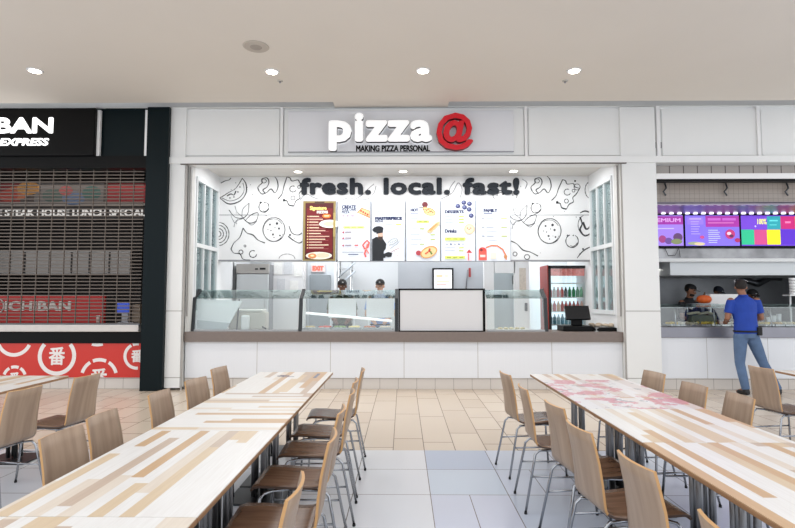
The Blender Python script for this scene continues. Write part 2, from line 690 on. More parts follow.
for px in (99, 147):
    g.box(X(px-1.6, YW-0.03, 130), X(px+1.6, YW-0.03, 130), YW-0.05, YW, Z(157, YW), Z(110, YW))
struct('trim_6', g, WHITE2)

# tile skirting under the counters
SK = tile_material('skirting_tile', (214, 208, 202), (160, 152, 146), 0.305, 0.17, 0.008, ox=0.1)
zs = Z(378, YF)
g = G(); g.box(cl1, xr0, YF+0.02, YF+0.1, 0, zs); struct('baseboard_center', g, SK)
g = G(); g.box(XL, X(143.5, YF), YF+0.02, YF+0.1, 0, zs); struct('baseboard_left', g, SK)
g = G(); g.box(xr1, XR, YF+0.02, YF+0.1, 0, zs); struct('baseboard_right', g, SK)

# ------------------------------------------------------------------ pizza shop shell
SX0, SX1 = X(190, YF), X(619, YF)
YM = 10.17
CZ = Z(176.5, YM)
g = G(); g.box(cl1, xr0, YF-0.05, 12.4, CZ, CZ+0.1)
struct('ceiling_pizza_shop', g, mat('shop_ceiling', (222, 220, 216), 0.7))
LGREY = mat('shop_wall_grey', (206, 209, 212), 0.5, noise=0.02, scale=2)
g = G()
# side wall left with window opening
wz0, wz1 = 1.22, 3.60
wy0, wy1 = 9.0, 10.08
for sx, t, sn in ((SX0, -0.12, 'left'), (SX1, 0.12, 'right')):
    g = G()
    g.box(sx, sx+t, YF+0.1, 12.4, 0, wz0)
    g.box(sx, sx+t, YF+0.1, 12.4, wz1, CZ)
    g.box(sx, sx+t, YF+0.1, wy0, wz0, wz1)
    g.box(sx, sx+t, wy1, 12.4, wz0, wz1)
    struct('wall_pizza_shop_'+sn, g, mat('shop_side_white', (232, 234, 236), 0.5))
g = G()
g.box(SX0-0.12, SX1+0.12, 12.3, 12.4, 0, CZ)
struct('wall_pizza_shop_back', g, LGREY)
CT = Z(332, YF-0.06)
# opening jambs
g = G()
g.box(cl1, SX0, YF-0.02, YF+0.098, CT+0.001, CZ)
g.box(SX1, xr0, YF-0.02, YF+0.098, CT+0.001, CZ)
g.box(cl1, xr0, YW+0.0, YF+0.1, CZ, zb+0.02)
struct('trim_7', g, mat('jamb_white', (214, 214, 212), 0.45))
g = G()
g.box(cl1+0.015, cl1+0.035, YW+0.1, YF-0.02, 1.2, zb-0.02)
g.box(xr0-0.035, xr0-0.015, YW+0.1, YF-0.02, 1.2, zb-0.02)
struct('trim_8', g, mat('jamb_dark', (150, 148, 146), 0.5))
PANE = glass_material('bluish_pane', (0.88, 0.96, 0.97), 0.12)
BACKP = mat('window_blind', (212, 228, 230), 0.5, noise=0.08, scale=2.0)
for wi, (sx, sg) in enumerate(((SX0, 1), (SX1, -1))):
    fr = G()
    n = 4
    for k in range(n):
        y = wy0 + (wy1-wy0-0.05)*k/(n-1)
        fr.box(sx-0.06*sg, sx+0.022*sg, y+0.006, y+0.044, wz0, wz1)
    for z in (wz0, 2.38, wz1-0.07):
        fr.box(sx-0.06*sg, sx+0.03*sg, wy0, wy1, z, z+0.07)
    w = fr.build('window_%d' % (wi+1), mat('window_frame_white', (226, 230, 232), 0.35))
    w['kind'] = 'structure'
    gl = G(); gl.box(sx-0.02*sg, sx-0.012*sg, wy0, wy1, wz0, wz1)
    gl.build('glass', PANE, w)
    dk = G()  # dark strips that stand in for the shade beside the mullions
    for k in range(n-1):
        y = wy0 + (wy1-wy0-0.05)*k/(n-1)
        dk.box(sx-0.03*sg, sx+0.016*sg, y+0.05, y+0.062, wz0+0.07, wz1-0.07)
    dk.build('mullion_shade', mat('mullion_shade_dark', (40, 48, 50), 0.5), w)
    bb = G(); bb.box(sx-0.13*sg, sx-0.11*sg, wy0-0.05, wy1+0.05, wz0-0.05, wz1+0.05)
    bb.build('blind', BACKP, w)

# mural wall (bulkhead) with printed drawings
mz0 = Z(261.5, YM)
g = G(); g.box(SX0, SX1, YM, YM+0.12, mz0, CZ)
mw = struct('wall_mural', g, mat('mural_white', (238, 239, 240), 0.5))
INK = mat('ink_black', (52, 54, 58), 0.6)
INKG = mat('ink_grey', (130, 132, 136), 0.6)
ink = G()
MY = YM-0.003


def mp(p):
    q = at(p[0], p[1], YM)
    return (q.x, q.z)


def line(pts, w=1.0, m=None, closed=False):
    """smooth hand-drawn line through photo-measured points of the mural plane; w in cm"""
    P = [mp(p) for p in pts]
    out = []
    n = len(P)
    rng = range(n) if closed else range(n-1)
    for i in rng:
        p0, p1, p2, p3 = P[(i-1) % n if closed else max(i-1, 0)], P[i], P[(i+1) % n], P[(i+2) % n if closed else min(i+2, n-1)]
        for k in range(6):
            t = k/6
            out.append(tuple(0.5*((2*b)+(-a+c)*t+(2*a-5*b+4*c-d)*t*t+(-a+3*b-3*c+d)*t**3) for a, b, c, d in zip(p0, p1, p2, p3)))
    if not closed:
        out.append(P[-1])
    ws = [w*0.0135*(0.55+0.45*abs(math.sin(i*0.23+len(pts)))) for i in range(len(out))]
    ink.ribbon(out, ws, MY, m or INK, closed)


def ring(cx, cy, rx, ry=None, w=1.0, a0=0, a1=360, rot=0, m=None):
    ry = ry or rx
    pts = []
    full = (a1-a0) >= 360
    n = 14
    for k in range(n if full else n+1):
        t = math.radians(a0+(a1-a0)*k/n)
        x, y = rx*math.cos(t), ry*math.sin(t)
        c, s_ = math.cos(math.radians(rot)), math.sin(math.radians(rot))
        pts.append((cx+x*c-y*s_, cy+x*s_+y*c))
    line(pts, w, m, full)


def dot(cx, cy, r, m=None):
    P = [mp((cx+r*math.cos(2*PI*k/10), cy+r*math.sin(2*PI*k/10))) for k in range(10)]
    ink.flat(P, MY, m or INK)


def mushroom(cx, cy, s=1.0):
    line([(cx-9*s, cy+3*s), (cx-10*s, cy-1*s), (cx-6*s, cy-5*s), (cx-6*s, cy-9*s), (cx-1*s, cy-10*s), (cx+1*s, cy-6*s), (cx-1*s, cy-1*s), (cx-5*s, cy+2*s), (cx-2*s, cy+5*s), (cx+3*s, cy+1*s), (cx+7*s, cy+5*s), (cx+10*s, cy-1*s), (cx+9*s, cy-8*s), (cx+6*s, cy-12*s)], 1.6)
    ring(cx-4*s, cy-7*s, 2.4*s, 2*s, 1.0)
    line([(cx-9*s, cy+3*s), (cx-6*s, cy+6*s), (cx-2*s, cy+5*s)], 1.5)


def cheese(cx, cy, s=1.0, rot=0):
    def r(x, y):
        a = math.radians(rot)
        return (cx+s*(x*math.cos(a)-y*math.sin(a)), cy+s*(x*math.sin(a)+y*math.cos(a)))
    line([r(-5, -15), r(-2, -14), r(0, -11), r(6, -12), r(8, -9), r(13, -8)], 1.5)
    line([r(-5, -15), r(-8, -6), r(-10, 2), r(-14, 7)], 1.5)
    line([r(13, -8), r(10, -2), r(7, 2), r(8, 6), r(4, 9), r(2, 14)], 1.5)
    line([r(2, 14), r(-3, 13), r(-5, 9), r(-9, 9)], 2.0)
    ring(*r(1, -3), 3.2*s, 3*s, 1.3, 20, 300)
    ring(*r(1, 6), 2*s, 2*s, 1.1)
    ring(*r(7, -5), 1.4*s, 1.4*s, 1.0)
    dot(*r(-8, 8), 1.2*s)


def pizza_round(cx, cy, rx, ry):
    ring(cx, cy, rx, ry, 1.3)
    ring(cx-0.5, cy+0.6, rx*0.93, ry*0.93, 0.9, 20, 330)
    for dx, dy, r in ((3, -6, 1.3), (-4, -5, 1), (5, -1, 1.1), (-1, 5, 1.0), (6, 6, 0.9), (-6, 0, 0.5), (-3, 1, 0.6), (1, -2, 0.5), (0, 8, 0.6)):
        dot(cx+dx, cy+dy, r)


def leaves(cx, cy):
    line([(cx-16, cy-5), (cx-10, cy+2), (cx-2, cy+3), (cx+3, cy-2), (cx+4, cy-12)], 1.2)
    line([(cx+4, cy-12), (cx-2, cy-6), (cx-3, cy+1)], 1.0, INKG)
    line([(cx-10, cy-9), (cx-8, cy-3), (cx-2, cy+3), (cx-9, cy+6), (cx-11, cy+12)], 1.1, INKG)
    line([(cx-2, cy+3), (cx+4, cy+8), (cx+11, cy+6), (cx+13, cy-2), (cx+6, cy), (cx, cy+6)], 1.3)
    line([(cx+2, cy+7), (cx+7, cy+10), (cx+12, cy+6)], 1.0, INKG)
    line([(cx-14, cy+1), (cx-10, cy+8), (cx-7, cy+4)], 1.0, INKG)


def slice_(cx, cy, s=1.0):
    line([(cx-13*s, cy+6*s), (cx-4*s, cy+12*s), (cx+7*s, cy+9*s), (cx+13*s, cy+1*s), (cx+13*s, cy-8*s), (cx+9*s, cy-14*s)], 1.8)
    line([(cx-13*s, cy+6*s), (cx-5*s, cy+1*s), (cx+3*s, cy-4*s), (cx+9*s, cy-13*s)], 1.2)
    line([(cx-11*s, cy+6*s), (cx-3*s, cy+9*s), (cx+6*s, cy+6*s), (cx+11*s, cy-1*s), (cx+10*s, cy-9*s)], 1.0)
    line([(cx-6*s, cy+4*s), (cx-2*s, cy+2*s), (cx+1*s, cy+3*s), (cx+3*s, cy-1*s)], 1.8)
    for dx, dy in ((5, 0), (7, -5), (1, 5), (-3, 6)):
        dot(cx+dx*s, cy+dy*s, 0.7*s)


def tomato(cx, cy, r):
    ring(cx, cy, r, r*1.05, 1.4, -60, 250)
    ring(cx+0.6, cy, r*0.75, r*0.85, 1.0, 20, 120)
    dot(cx-r*0.7, cy-r*0.9, 0.9)
    dot(cx+r*0.2, cy-r*0.9, 0.7)


slice_(233, 192)
mushroom(268, 188)
cheese(292, 192)
tomato(264, 207, 5)
leaves(245, 215)
pizza_round(274, 229.5, 11, 12)
for r in (10.5, 8, 5, 2.5):
    ring(218.5, 234, r, r*1.1, 1.2, -85, 85)
line([(243, 228), (247, 233), (253, 235), (258, 240), (265, 243)], 1.6)
line([(243, 228), (240, 237), (234, 243), (231, 249)], 1.4)
line([(231, 249), (234, 253), (240, 254), (243, 259), (250, 260)], 1.4)
ring(241, 252, 2, 2, 1.3); ring(253, 254, 3.6, 3.4, 1.4, 0, 300); ring(245, 246, 1, 1, 1)
line([(288, 236), (293, 240), (299, 243), (303, 241)], 1.6)
line([(289, 226), (292, 233), (298, 235), (302, 233)], 1.4); dot(290, 235, 1.1)
ring(287, 259, 8, 5, 1.0, 180, 360, m=INKG)
line([(221, 183), (225, 181), (229, 180), (231, 178)], 1.3)
# right side repeat
mushroom(541, 188)
cheese(566, 195, 1.0, 6)
tomato(536, 208, 5)
leaves(523, 217)
pizza_round(549.5, 231, 11.5, 12.5)
tomato(572, 241, 6.2)
line([(511, 241), (517, 244), (523, 250), (530, 252), (538, 256)], 1.6)
ring(515, 254, 2, 2, 1.2); ring(527, 257, 2.6, 2.4, 1.2)
line([(580, 213), (585, 211), (591, 213)], 2.0)
line([(580, 217), (582, 224), (580, 230), (585, 236), (591, 233)], 2.6)
line([(583, 222), (586, 229), (590, 226), (591, 218)], 3.0)
ring(586, 225, 8, 10, 1.0, 60, 250)
ring(577, 187, 3, 3, 1.0); dot(575, 181, 1); ring(590, 190, 5, 8, 1.2, 90, 250)
line([(577, 258), (583, 251), (590, 247)], 1.6); dot(583, 249, 1.0); dot(580, 254, 0.8)
# between and under the letters
line([(300, 200), (306, 194), (312, 197), (318, 199)], 1.2, INKG)
line([(356, 199), (362, 195), (368, 189), (374, 184)], 1.0, INKG)
line([(360, 200), (368, 199), (374, 193), (376, 186)], 1.0, INKG)
line([(441, 199), (452, 193), (458, 183), (462, 189), (460, 198)], 1.2, INKG)
line([(448, 197), (450, 188), (455, 181)], 1.0, INKG)
ring(505, 196, 12, 6, 1.2, 150, 380); ring(505, 195, 8, 3, 1.0, 150, 380); dot(503, 194, 1)
ring(349, 203, 7, 5, 1.0, 180, 330, m=INKG); ring(470, 186, 5, 7, 1.0, 60, 220, m=INKG)
line([(522, 179), (527, 183), (525, 189)], 1.2, INKG)
for k in range(26):
    x_ = rnd.choice([rnd.uniform(222, 300), rnd.uniform(514, 588)])
    dot(x_, rnd.uniform(182, 256), rnd.uniform(0.3, 0.6), INKG)
# joint between the mural boards
for a, b in ((217.5, 301), (511, 592)):
    P0, P1 = mp((a, 215)), mp((b, 215))
    ink.ribbon([P0, P1], 0.012, MY, INKG)
P0, P1 = mp((217, 260.6)), mp((592, 260.6))
ink.ribbon([P0, P1], 0.03, MY, mat('mural_edge', (150, 152, 156), 0.5))
ink.keep = True
ink.build('mural_drawing', None, mw)

# big slogan letters standing off the mural: three words
SLOG = mat('slogan_charcoal', (38, 43, 50), 0.6, spec=0.2)
for word, a, b, t_ in (('fresh.', 299.5, 371, 177.5), ('local.', 383.5, 450, 177.5), ('fast!', 463, 519.5, 177.5)):
    g = G()
    p0, p1 = at(a, 194.5, YM-0.05), at(b, t_, YM-0.05)
    g.text(word, p0.x, p1.x, p0.z, p1.z, YM-0.002, 0.05, SLOG, (0.025, 0.021), sp=1.09)
    single('slogan_lettering', g, SLOG, 'dark grey raised word "%s" on the white food mural above the menus' % word, 'lettering', 'slogan words on the mural')


# ------------------------------------------------------------------ flat print helper
def prints(parent, name, rect, y, items, emit=0.0, off=None):
    """rect: x0,x1,z0,z1 of the panel; items in 0..1 from the top left; each layer 0.6 mm in front of the last"""
    x0, x1, z0, z1 = rect
    W, H = x1-x0, z1-z0
    g = G(); g.keep = True
    yy = y
    fx = lambda u: x0+u*W
    fz = lambda v: z1-v*H
    for it in items:
        yy -= 0.0006
        k = it[0]
        if k == 'r':
            _, u0, v0, u1, v1, c = it
            g.flat([(fx(u0), fz(v1)), (fx(u1), fz(v1)), (fx(u1), fz(v0)), (fx(u0), fz(v0))], yy, col(c, emit))
        elif k == 'd':
            _, u, v, ru, rv, c = it[:6]
            a = math.radians(it[6]) if len(it) > 6 else 0
            ru, rv = ru*W, rv*W
            pts = []
            for q in range(20):
                t = 2*PI*q/20
                ex, ez = ru*math.cos(t), rv*math.sin(t)
                pts.append((fx(u)+ex*math.cos(a)-ez*math.sin(a), fz(v)+ex*math.sin(a)+ez*math.cos(a)))
            g.flat(pts, yy, col(c, emit))
        elif k == 'p':
            _, pts, c = it
            g.flat([(fx(u), fz(v)) for u, v in pts][::-1], yy, col(c, emit))
        elif k == 'l':
            _, pts, w, c = it
            g.ribbon([(fx(u), fz(v)) for u, v in pts], w*W, yy, col(c, emit))
        elif k == 't':
            _, s_, u0, v0, u1, v1, c = it[:7]
            b = it[7] if len(it) > 7 else 0.0
            g.text(s_, fx(u0), fx(u1), fz(v1)-(0.014 if b else 0), fz(v0)+(0.004 if b else 0), yy, 0, col(c, emit), (b*W*0.9, b*W*0.6) if b else 0.0)
    # every print must face the camera side (-y)
    for f in g.bm.faces:
        f.normal_update()
        if f.normal.y > 0:
            f.normal_flip()
    return g.build(name, None, parent, offset=off)


def food_pizza(u, v, r, a=0):
    out = [('d', u, v, r, r*0.62, (214, 152, 88), a), ('d', u, v+0.004, r*0.86, r*0.5, (238, 204, 150), a)]
    q = random.Random(int(u*1000+v*77))
    for k in range(7):
        t = q.uniform(0, 6.28); d = q.uniform(0.1, 0.65)*r
        out.append(('d', u+d*math.cos(t), v+d*math.sin(t)*0.35, r*0.12, r*0.1, q.choice([(190, 52, 42), (176, 70, 50), (96, 130, 60), (212, 96, 66)])))
    return out


def lines(u0, u1, v0, v1, n, c, seed=0, h=0.008):
    q = random.Random(seed)
    out = []
    for k in range(n):
        v = v0+(v1-v0)*k/max(n-1, 1)
        out.append(('r', u0, v, u0+(u1-u0)*q.uniform(0.6, 1.0), v+h, c))
    return out


W_ = (226, 232, 241)
NAVY = (44, 52, 88)
LIME = (214, 224, 84)
GR = (150, 158, 176)
menu1 = [('r', 0, 0, 1, 1, (142, 124, 74)), ('r', 0.07, 0.03, 0.93, 0.97, (78, 12, 18)), ('r', 0.11, 0.12, 0.9, 0.86, (112, 16, 24)), ('r', 0.35, 0.01, 0.65, 0.05, (70, 44, 30)),
         ('t', 'Signature', 0.2, 0.085, 0.72, 0.155, (232, 206, 120), 0.012), ('t', 'PIZZAS', 0.42, 0.165, 0.76, 0.195, (246, 240, 230), 0.008),
         ('d', 0.72, 0.25, 0.13, 0.07, (226, 120, 50)), ('r', 0.64, 0.243, 0.8, 0.257, (250, 230, 190))]
for k in range(12):
    v = 0.25+k*0.048
    menu1 += [('d', 0.15, v+0.008, 0.02, 0.02, (240, 210, 150)), ('r', 0.19, v, 0.19+[0.3, 0.42, 0.28, 0.33, 0.3, 0.5, 0.36, 0.62, 0.5, 0.4, 0.6, 0.45][k], v+0.014, (226, 190, 170) if k % 2 else (240, 220, 190))]
    menu1 += [('r', 0.19, v+0.021, 0.19+0.4+0.2*((k*7) % 3)/2, v+0.027, (176, 96, 96))]
menu1 += [('d', 0.82, 0.385, 0.32, 0.125, (244, 238, 228)), ('d', 0.8, 0.385, 0.16, 0.07, (214, 196, 176)), ('r', 0.93, 0.2, 1, 0.6, (168, 150, 92)),
          ('d', 0.5, 0.915, 0.40, 0.115, (240, 232, 214)), ('d', 0.3, 0.92, 0.13, 0.08, (212, 138, 84)), ('d', 0.62, 0.91, 0.2, 0.07, (226, 206, 178)), ('d', 0.3, 0.915, 0.06, 0.03, (246, 220, 170))]
menu2 = [('r', 0, 0, 1, 1, W_), ('t', 'CREATE', 0.1, 0.07, 0.56, 0.115, NAVY, 0.012), ('t', 'YOUR OWN', 0.1, 0.13, 0.56, 0.155, NAVY, 0.005), ('t', 'PIZZA', 0.1, 0.17, 0.36, 0.195, NAVY, 0.006)]
menu2 += [('p', [(0.58, 0.19), (0.74, 0.11), (1.0, 0.16), (1.0, 0.29)], (222, 140, 96)), ('p', [(0.62, 0.19), (0.75, 0.13), (0.98, 0.17), (0.98, 0.25)], (240, 190, 140))]
menu2 += [('d', 0.72+0.07*k, 0.165+0.02*k, 0.03, 0.03, (196, 58, 48)) for k in range(4)]
menu2 += [('r', 0.12, 0.24, 0.2, 0.258, (150, 120, 140)), ('r', 0.26, 0.24, 0.33, 0.258, (150, 120, 140)), ('r', 0.4, 0.24, 0.5, 0.258, (150, 120, 140))]
menu2 += lines(0.06, 0.9, 0.29, 0.35, 4, (206, 210, 218), 1) + [('r', 0.16, 0.42, 0.84, 0.46, (226, 236, 150)), ('r', 0.2, 0.434, 0.36, 0.447, (150, 166, 80)), ('r', 0.42, 0.434, 0.56, 0.447, (150, 166, 80)), ('r', 0.62, 0.434, 0.78, 0.447, (150, 166, 80))]
for v in (0.51, 0.61, 0.73):
    menu2 += [('d', 0.16, v+0.015, 0.03, 0.03, (170, 60, 84)), ('r', 0.22, v, 0.42, v+0.022, (150, 140, 150)), ('r', 0.14, v+0.05, 0.7, v+0.057, (210, 200, 214))]
menu2 += [('r', 0.52, 0.73, 0.64, 0.752, (206, 84, 84)), ('r', 0.13, 0.85, 0.8, 0.862, (140, 144, 156)), ('r', 0.32, 0.888, 0.64, 0.902, (90, 98, 128))]
menu2 += [('l', [(0.84, 0.7), (0.78, 0.74), (0.84, 0.8), (0.94, 0.78), (0.98, 0.7), (0.92, 0.66), (0.84, 0.7)], 0.05, (222, 84, 78)), ('l', [(0.9, 0.8), (0.84, 0.88), (0.88, 0.94)], 0.05, (222, 84, 78)), ('l', [(0.93, 0.72), (0.88, 0.8), (0.97, 0.88)], 0.04, (234, 130, 120))]
menu3 = [('r', 0, 0, 1, 1, W_)]
menu3 += [('l', [(0.2+0.06*k, 0.18-0.03*(k % 3)), (0.26+0.05*k, 0.12), (0.3+0.06*k, 0.17+0.02*(k % 2))], 0.012, (178, 190, 200)) for k in range(7)]
menu3 += [('l', [(0.16, 0.14), (0.22, 0.21), (0.4, 0.235), (0.6, 0.235), (0.76, 0.2), (0.82, 0.1)], 0.018, (150, 164, 160)), ('l', [(0.3, 0.12), (0.5, 0.06), (0.7, 0.11)], 0.012, (160, 172, 180)),
          ('t', 'MASTERPIECE', 0.09, 0.265, 0.93, 0.305, NAVY, 0.014), ('t', 'PIZZAS', 0.09, 0.325, 0.34, 0.345, NAVY, 0.004)]
menu3 += [('r', 0.42, 0.39, 0.64, 0.398, GR), ('r', 0.74, 0.385, 0.9, 0.405, (196, 196, 90)), ('r', 0.42, 0.5, 0.64, 0.508, GR), ('r', 0.42, 0.44, 0.7, 0.445, (214, 218, 226))]
# printed chef
menu3 += [('p', [(0.0, 0.64), (0.12, 0.6), (0.32, 0.62), (0.44, 0.72), (0.42, 0.8), (0.36, 0.84), (0.35, 1.0), (0.0, 1.0)], (26, 30, 36)),
          ('p', [(0.17, 0.54), (0.32, 0.52), (0.34, 0.6), (0.28, 0.66), (0.18, 0.62)], (206, 168, 148)), ('p', [(0.18, 0.58), (0.26, 0.6), (0.33, 0.585), (0.33, 0.63), (0.27, 0.665), (0.19, 0.63)], (60, 44, 40)),
          ('p', [(0.17, 0.52), (0.31, 0.52), (0.32, 0.6), (0.25, 0.59), (0.19, 0.6)], (214, 178, 158)),
          ('d', 0.18, 0.475, 0.17, 0.1, (24, 28, 36), 8), ('p', [(0.1, 0.5), (0.34, 0.47), (0.33, 0.53), (0.14, 0.55)], (30, 34, 42)),
          ('p', [(0.38, 0.88), (0.5, 0.85), (0.62, 0.87), (0.6, 0.93), (0.5, 0.94), (0.4, 0.92)], (30, 34, 40)), ('p', [(0.3, 0.86), (0.44, 0.9), (0.4, 0.95), (0.28, 0.95)], (26, 30, 36)),
          ('l', [(0.48, 0.7), (0.6, 0.64), (0.74, 0.62), (0.8, 0.67), (0.66, 0.72), (0.52, 0.74)], 0.03, (170, 176, 180)), ('l', [(0.58, 0.86), (0.7, 0.82), (0.84, 0.79)], 0.015, (170, 120, 120)),
          ('l', [(0.56, 0.8), (0.66, 0.76), (0.78, 0.72), (0.86, 0.66)], 0.015, (150, 160, 166))]
menu3 += [('d', 0.58+0.05*k, 0.70-0.012*k, 0.014, 0.014, (120, 128, 120)) for k in range(5)] + [('d', 0.7+0.04*(k % 3), 0.85+0.03*k, 0.012, 0.012, (190, 150, 150)) for k in range(4)]
menu4 = [('r', 0, 0, 1, 1, W_), ('t', 'HOT', 0.12, 0.125, 0.36, 0.165, NAVY, 0.012), ('r', 0.12, 0.195, 0.36, 0.212, (130, 138, 168))]
menu4 += [('d', 0.56, 0.06, 0.09, 0.09, (110, 40, 48)), ('l', [(0.38, 0.11), (0.5, 0.11), (0.54, 0.08)], 0.025, (50, 48, 60))] + food_pizza(0.7, 0.18, 0.19, -18) + food_pizza(0.6, 0.145, 0.12, -30)
menu4 += [('r', 0.3, 0.325, 0.68, 0.365, (216, 226, 110)), ('r', 0.36, 0.338, 0.46, 0.354, (140, 158, 76)), ('r', 0.52, 0.338, 0.62, 0.354, (140, 158, 76))] + lines(0.12, 0.36, 0.27, 0.29, 2, GR, 5)
menu4 += [('p', [(0.62, 0.5), (0.9, 0.36), (1.0, 0.34), (1.0, 0.4), (0.74, 0.53), (0.64, 0.53)], (224, 190, 140)), ('p', [(0.66, 0.49), (0.9, 0.38), (0.96, 0.38), (0.74, 0.5)], (196, 150, 96))]
for k, v in enumerate((0.46, 0.56, 0.64, 0.72)):
    menu4 += [('r', 0.12, v, 0.34+0.06*(k % 3), v+0.009, GR), ('r', (0.4 if k in (0, 3) else 0.72), v-0.005, (0.54 if k in (0, 3) else 0.86), v+0.015, (170, 186, 110))]
menu4 += [('d', 0.36, 0.87, 0.08, 0.075, (180, 70, 80))] + food_pizza(0.67, 0.855, 0.27, 24)
menu5 = [('r', 0, 0, 1, 1, W_), ('t', 'DESSERTS', 0.1, 0.155, 0.68, 0.195, NAVY, 0.012), ('t', 'Drinks', 0.1, 0.475, 0.46, 0.52, NAVY, 0.010)]
menu5 += [('d', u, v, 0.075, 0.07, (66, 70, 112)) for u, v in ((0.5, 0.085), (0.68, 0.025), (0.7, 0.105), (0.85, 0.045), (0.84, 0.14), (0.9, 0.245))]
menu5 += [('d', u-0.015, v-0.008, 0.035, 0.03, (120, 128, 168)) for u, v in ((0.5, 0.085), (0.68, 0.025), (0.7, 0.105), (0.85, 0.045), (0.84, 0.14), (0.9, 0.245))]
for v in (0.25, 0.30, 0.35):
    menu5 += [('r', 0.1, v, 0.36, v+0.008, GR), ('r', 0.52, v-0.005, 0.68, v+0.014, (190, 204, 96))]
menu5 += [('d', 0.84, 0.47, 0.16, 0.16, (226, 194, 160)), ('d', 0.84, 0.47, 0.12, 0.12, (238, 214, 184))] + [('d', 0.78+0.05*k, 0.455+0.02*(k % 2), 0.02, 0.02, (170, 110, 80)) for k in range(3)]
menu5 += [('r', 0.1, 0.61, 0.72, 0.66, (220, 230, 110)), ('r', 0.15, 0.628, 0.29, 0.644, (150, 160, 76)), ('r', 0.34, 0.628, 0.48, 0.644, (150, 160, 76)), ('r', 0.53, 0.628, 0.67, 0.644, (150, 160, 76)), ('r', 0.1, 0.92, 0.7, 0.965, (220, 230, 110)), ('r', 0.15, 0.935, 0.28, 0.951, (150, 160, 76)), ('r', 0.34, 0.935, 0.47, 0.951, (150, 160, 76)), ('r', 0.53, 0.935, 0.65, 0.951, (150, 160, 76))]
menu5 += [('d', 0.16+0.12*k, 0.725, 0.025, 0.03, (100, 110, 140) if k % 2 else (170, 176, 190)) for k in range(5)]
for v in (0.78, 0.83):
    menu5 += [('r', 0.1, v, 0.4, v+0.008, GR), ('r', 0.52, v-0.005, 0.66, v+0.014, (190, 204, 96))]
menu5 += [('p', [(0.74, 0.87), (0.82, 0.81), (0.92, 0.87)], (196, 60, 62)), ('r', 0.76, 0.87, 0.9, 1.0, (234, 214, 220)), ('r', 0.79, 0.88, 0.82, 0.99, (206, 90, 96))]
menu6 = [('r', 0, 0, 1, 1, W_), ('l', [(0.0, 0.13), (0.2, 0.1), (0.34, 0.0)], 0.012, (190, 194, 202)), ('l', [(0.5, 0.0), (0.6, 0.07), (0.9, 0.12), (1.0, 0.11)], 0.012, (170, 174, 184)),
         ('t', 'FAMILY', 0.22, 0.13, 0.64, 0.175, NAVY, 0.012), ('r', 0.22, 0.197, 0.48, 0.213, (100, 108, 140))]
for k, v in enumerate((0.28, 0.43, 0.58)):
    menu6 += [('r', 0.16, v, 0.24, v+0.014, (120, 124, 140)), ('r', 0.3, v, 0.52, v+0.014, (160, 166, 180)), ('r', 0.3, v+0.07, 0.62, v+0.078, GR), ('r', 0.74, v, 0.92, v+0.016, (190, 204, 96))]
menu6 += [('l', [(0.28, 0.78), (0.45, 0.745), (0.62, 0.75), (0.78, 0.81), (0.86, 0.9), (0.88, 0.98)], 0.04, (226, 120, 74)), ('d', 0.86, 0.93, 0.05, 0.06, (206, 140, 90)),
          ('d', 0.18, 0.83, 0.12, 0.1, (214, 74, 66)), ('r', 0.06, 0.84, 0.3, 0.99, (226, 96, 84)), ('d', 0.14, 0.82, 0.04, 0.04, (120, 50, 50)), ('r', 0.1, 0.9, 0.26, 0.94, (244, 214, 206)), ('r', 0.42, 0.86, 0.58, 0.97, (232, 224, 210))]
MENUS = [(302, 336.5, menu1, 'dark red menu board with gold border, leftmost of the menus', 0.10),
         (337.5, 370.5, menu2, 'white menu board headed CREATE with a red ribbon print', 0.10),
         (371.5, 405, menu3, 'white menu board headed MASTERPIECE with a printed chef in black', 0.10),
         (406, 440, menu4, 'white menu board headed HOT with sandwich and pizza prints', 0.10),
         (441, 475, menu5, 'white menu board headed DESSERTS with blue berries printed on it', 0.10),
         (476, 510, menu6, 'white menu board headed FAMILY, rightmost of the menus', 0.10)]
MYb = YM-0.06
for a, b, items, lab, em in MENUS:
    p0, p1 = at(a, 261.5, MYb), at(b, 200.5, MYb)
    t = thing('menu_board', lab, 'menu board', ((p0.x+p1.x)/2, YM-0.03, p0.z), group='lit menu boards under the slogan')
    g = G(); g.box(p0.x, p1.x, MYb, YM-0.001, p0.z, p1.z, None, 0.006)
    g.build('frame', mat('menu_frame', (196, 204, 214), 0.4), t)
    prints(t, 'menu_print', (p0.x+0.012, p1.x-0.012, p0.z+0.012, p1.z-0.012), MYb-0.001, items, em, off=t.location)

# ------------------------------------------------------------------ main sign
YS = YW-0.0
t = thing('shop_sign', 'white raised pizza sign with red at symbol on grey panel', 'sign', ((X(401, YS)), YS, Z(152, YS)))
g = G(); pbox(g, 288, 514, 110.5, 152, YS-0.005, YS+0.05, None, 0.01)
g.build('sign_panel', GREYLB, t)
g = G(); p0, p1 = at(328.5, 151, YS-0.12), at(432, 112.5, YS-0.12)
RETURN = mat('letter_side_shade', (60, 60, 64), 0.5)  # dark colour paints the black shade on the letter sides
g.text('pizza', p0.x, p1.x, p0.z, p1.z, YS-0.03, 0.09, mat('sign_white', (250, 250, 250), 0.3, emit=0.22), (0.034, 0.030), side=RETURN, sp=1.12)  # weak emission added to lift the letter faces to pure white
g.build('white_letters', None, t)
g = G()
p0, p1 = at(436.5, 150, YS-0.12), at(473, 112.5, YS-0.12)
g.text('@', p0.x, p1.x, p0.z, p1.z, YS-0.03, 0.09, mat('sign_red', (206, 16, 36), 0.3, emit=0.05), (0.022, 0.022), side=mat('at_side_dark_red', (120, 10, 24), 0.5))
g.build('at_symbol', None, t)
g = G(); p0, p1 = at(356, 151.5, YS-0.02), at(430, 145, YS-0.02)
g.text('MAKING PIZZA PERSONAL', p0.x, p1.x, p0.z, p1.z, YS-0.006, 0.012, BLACK, (0.004, 0.004))
g.build('tagline', None, t)
g = G()
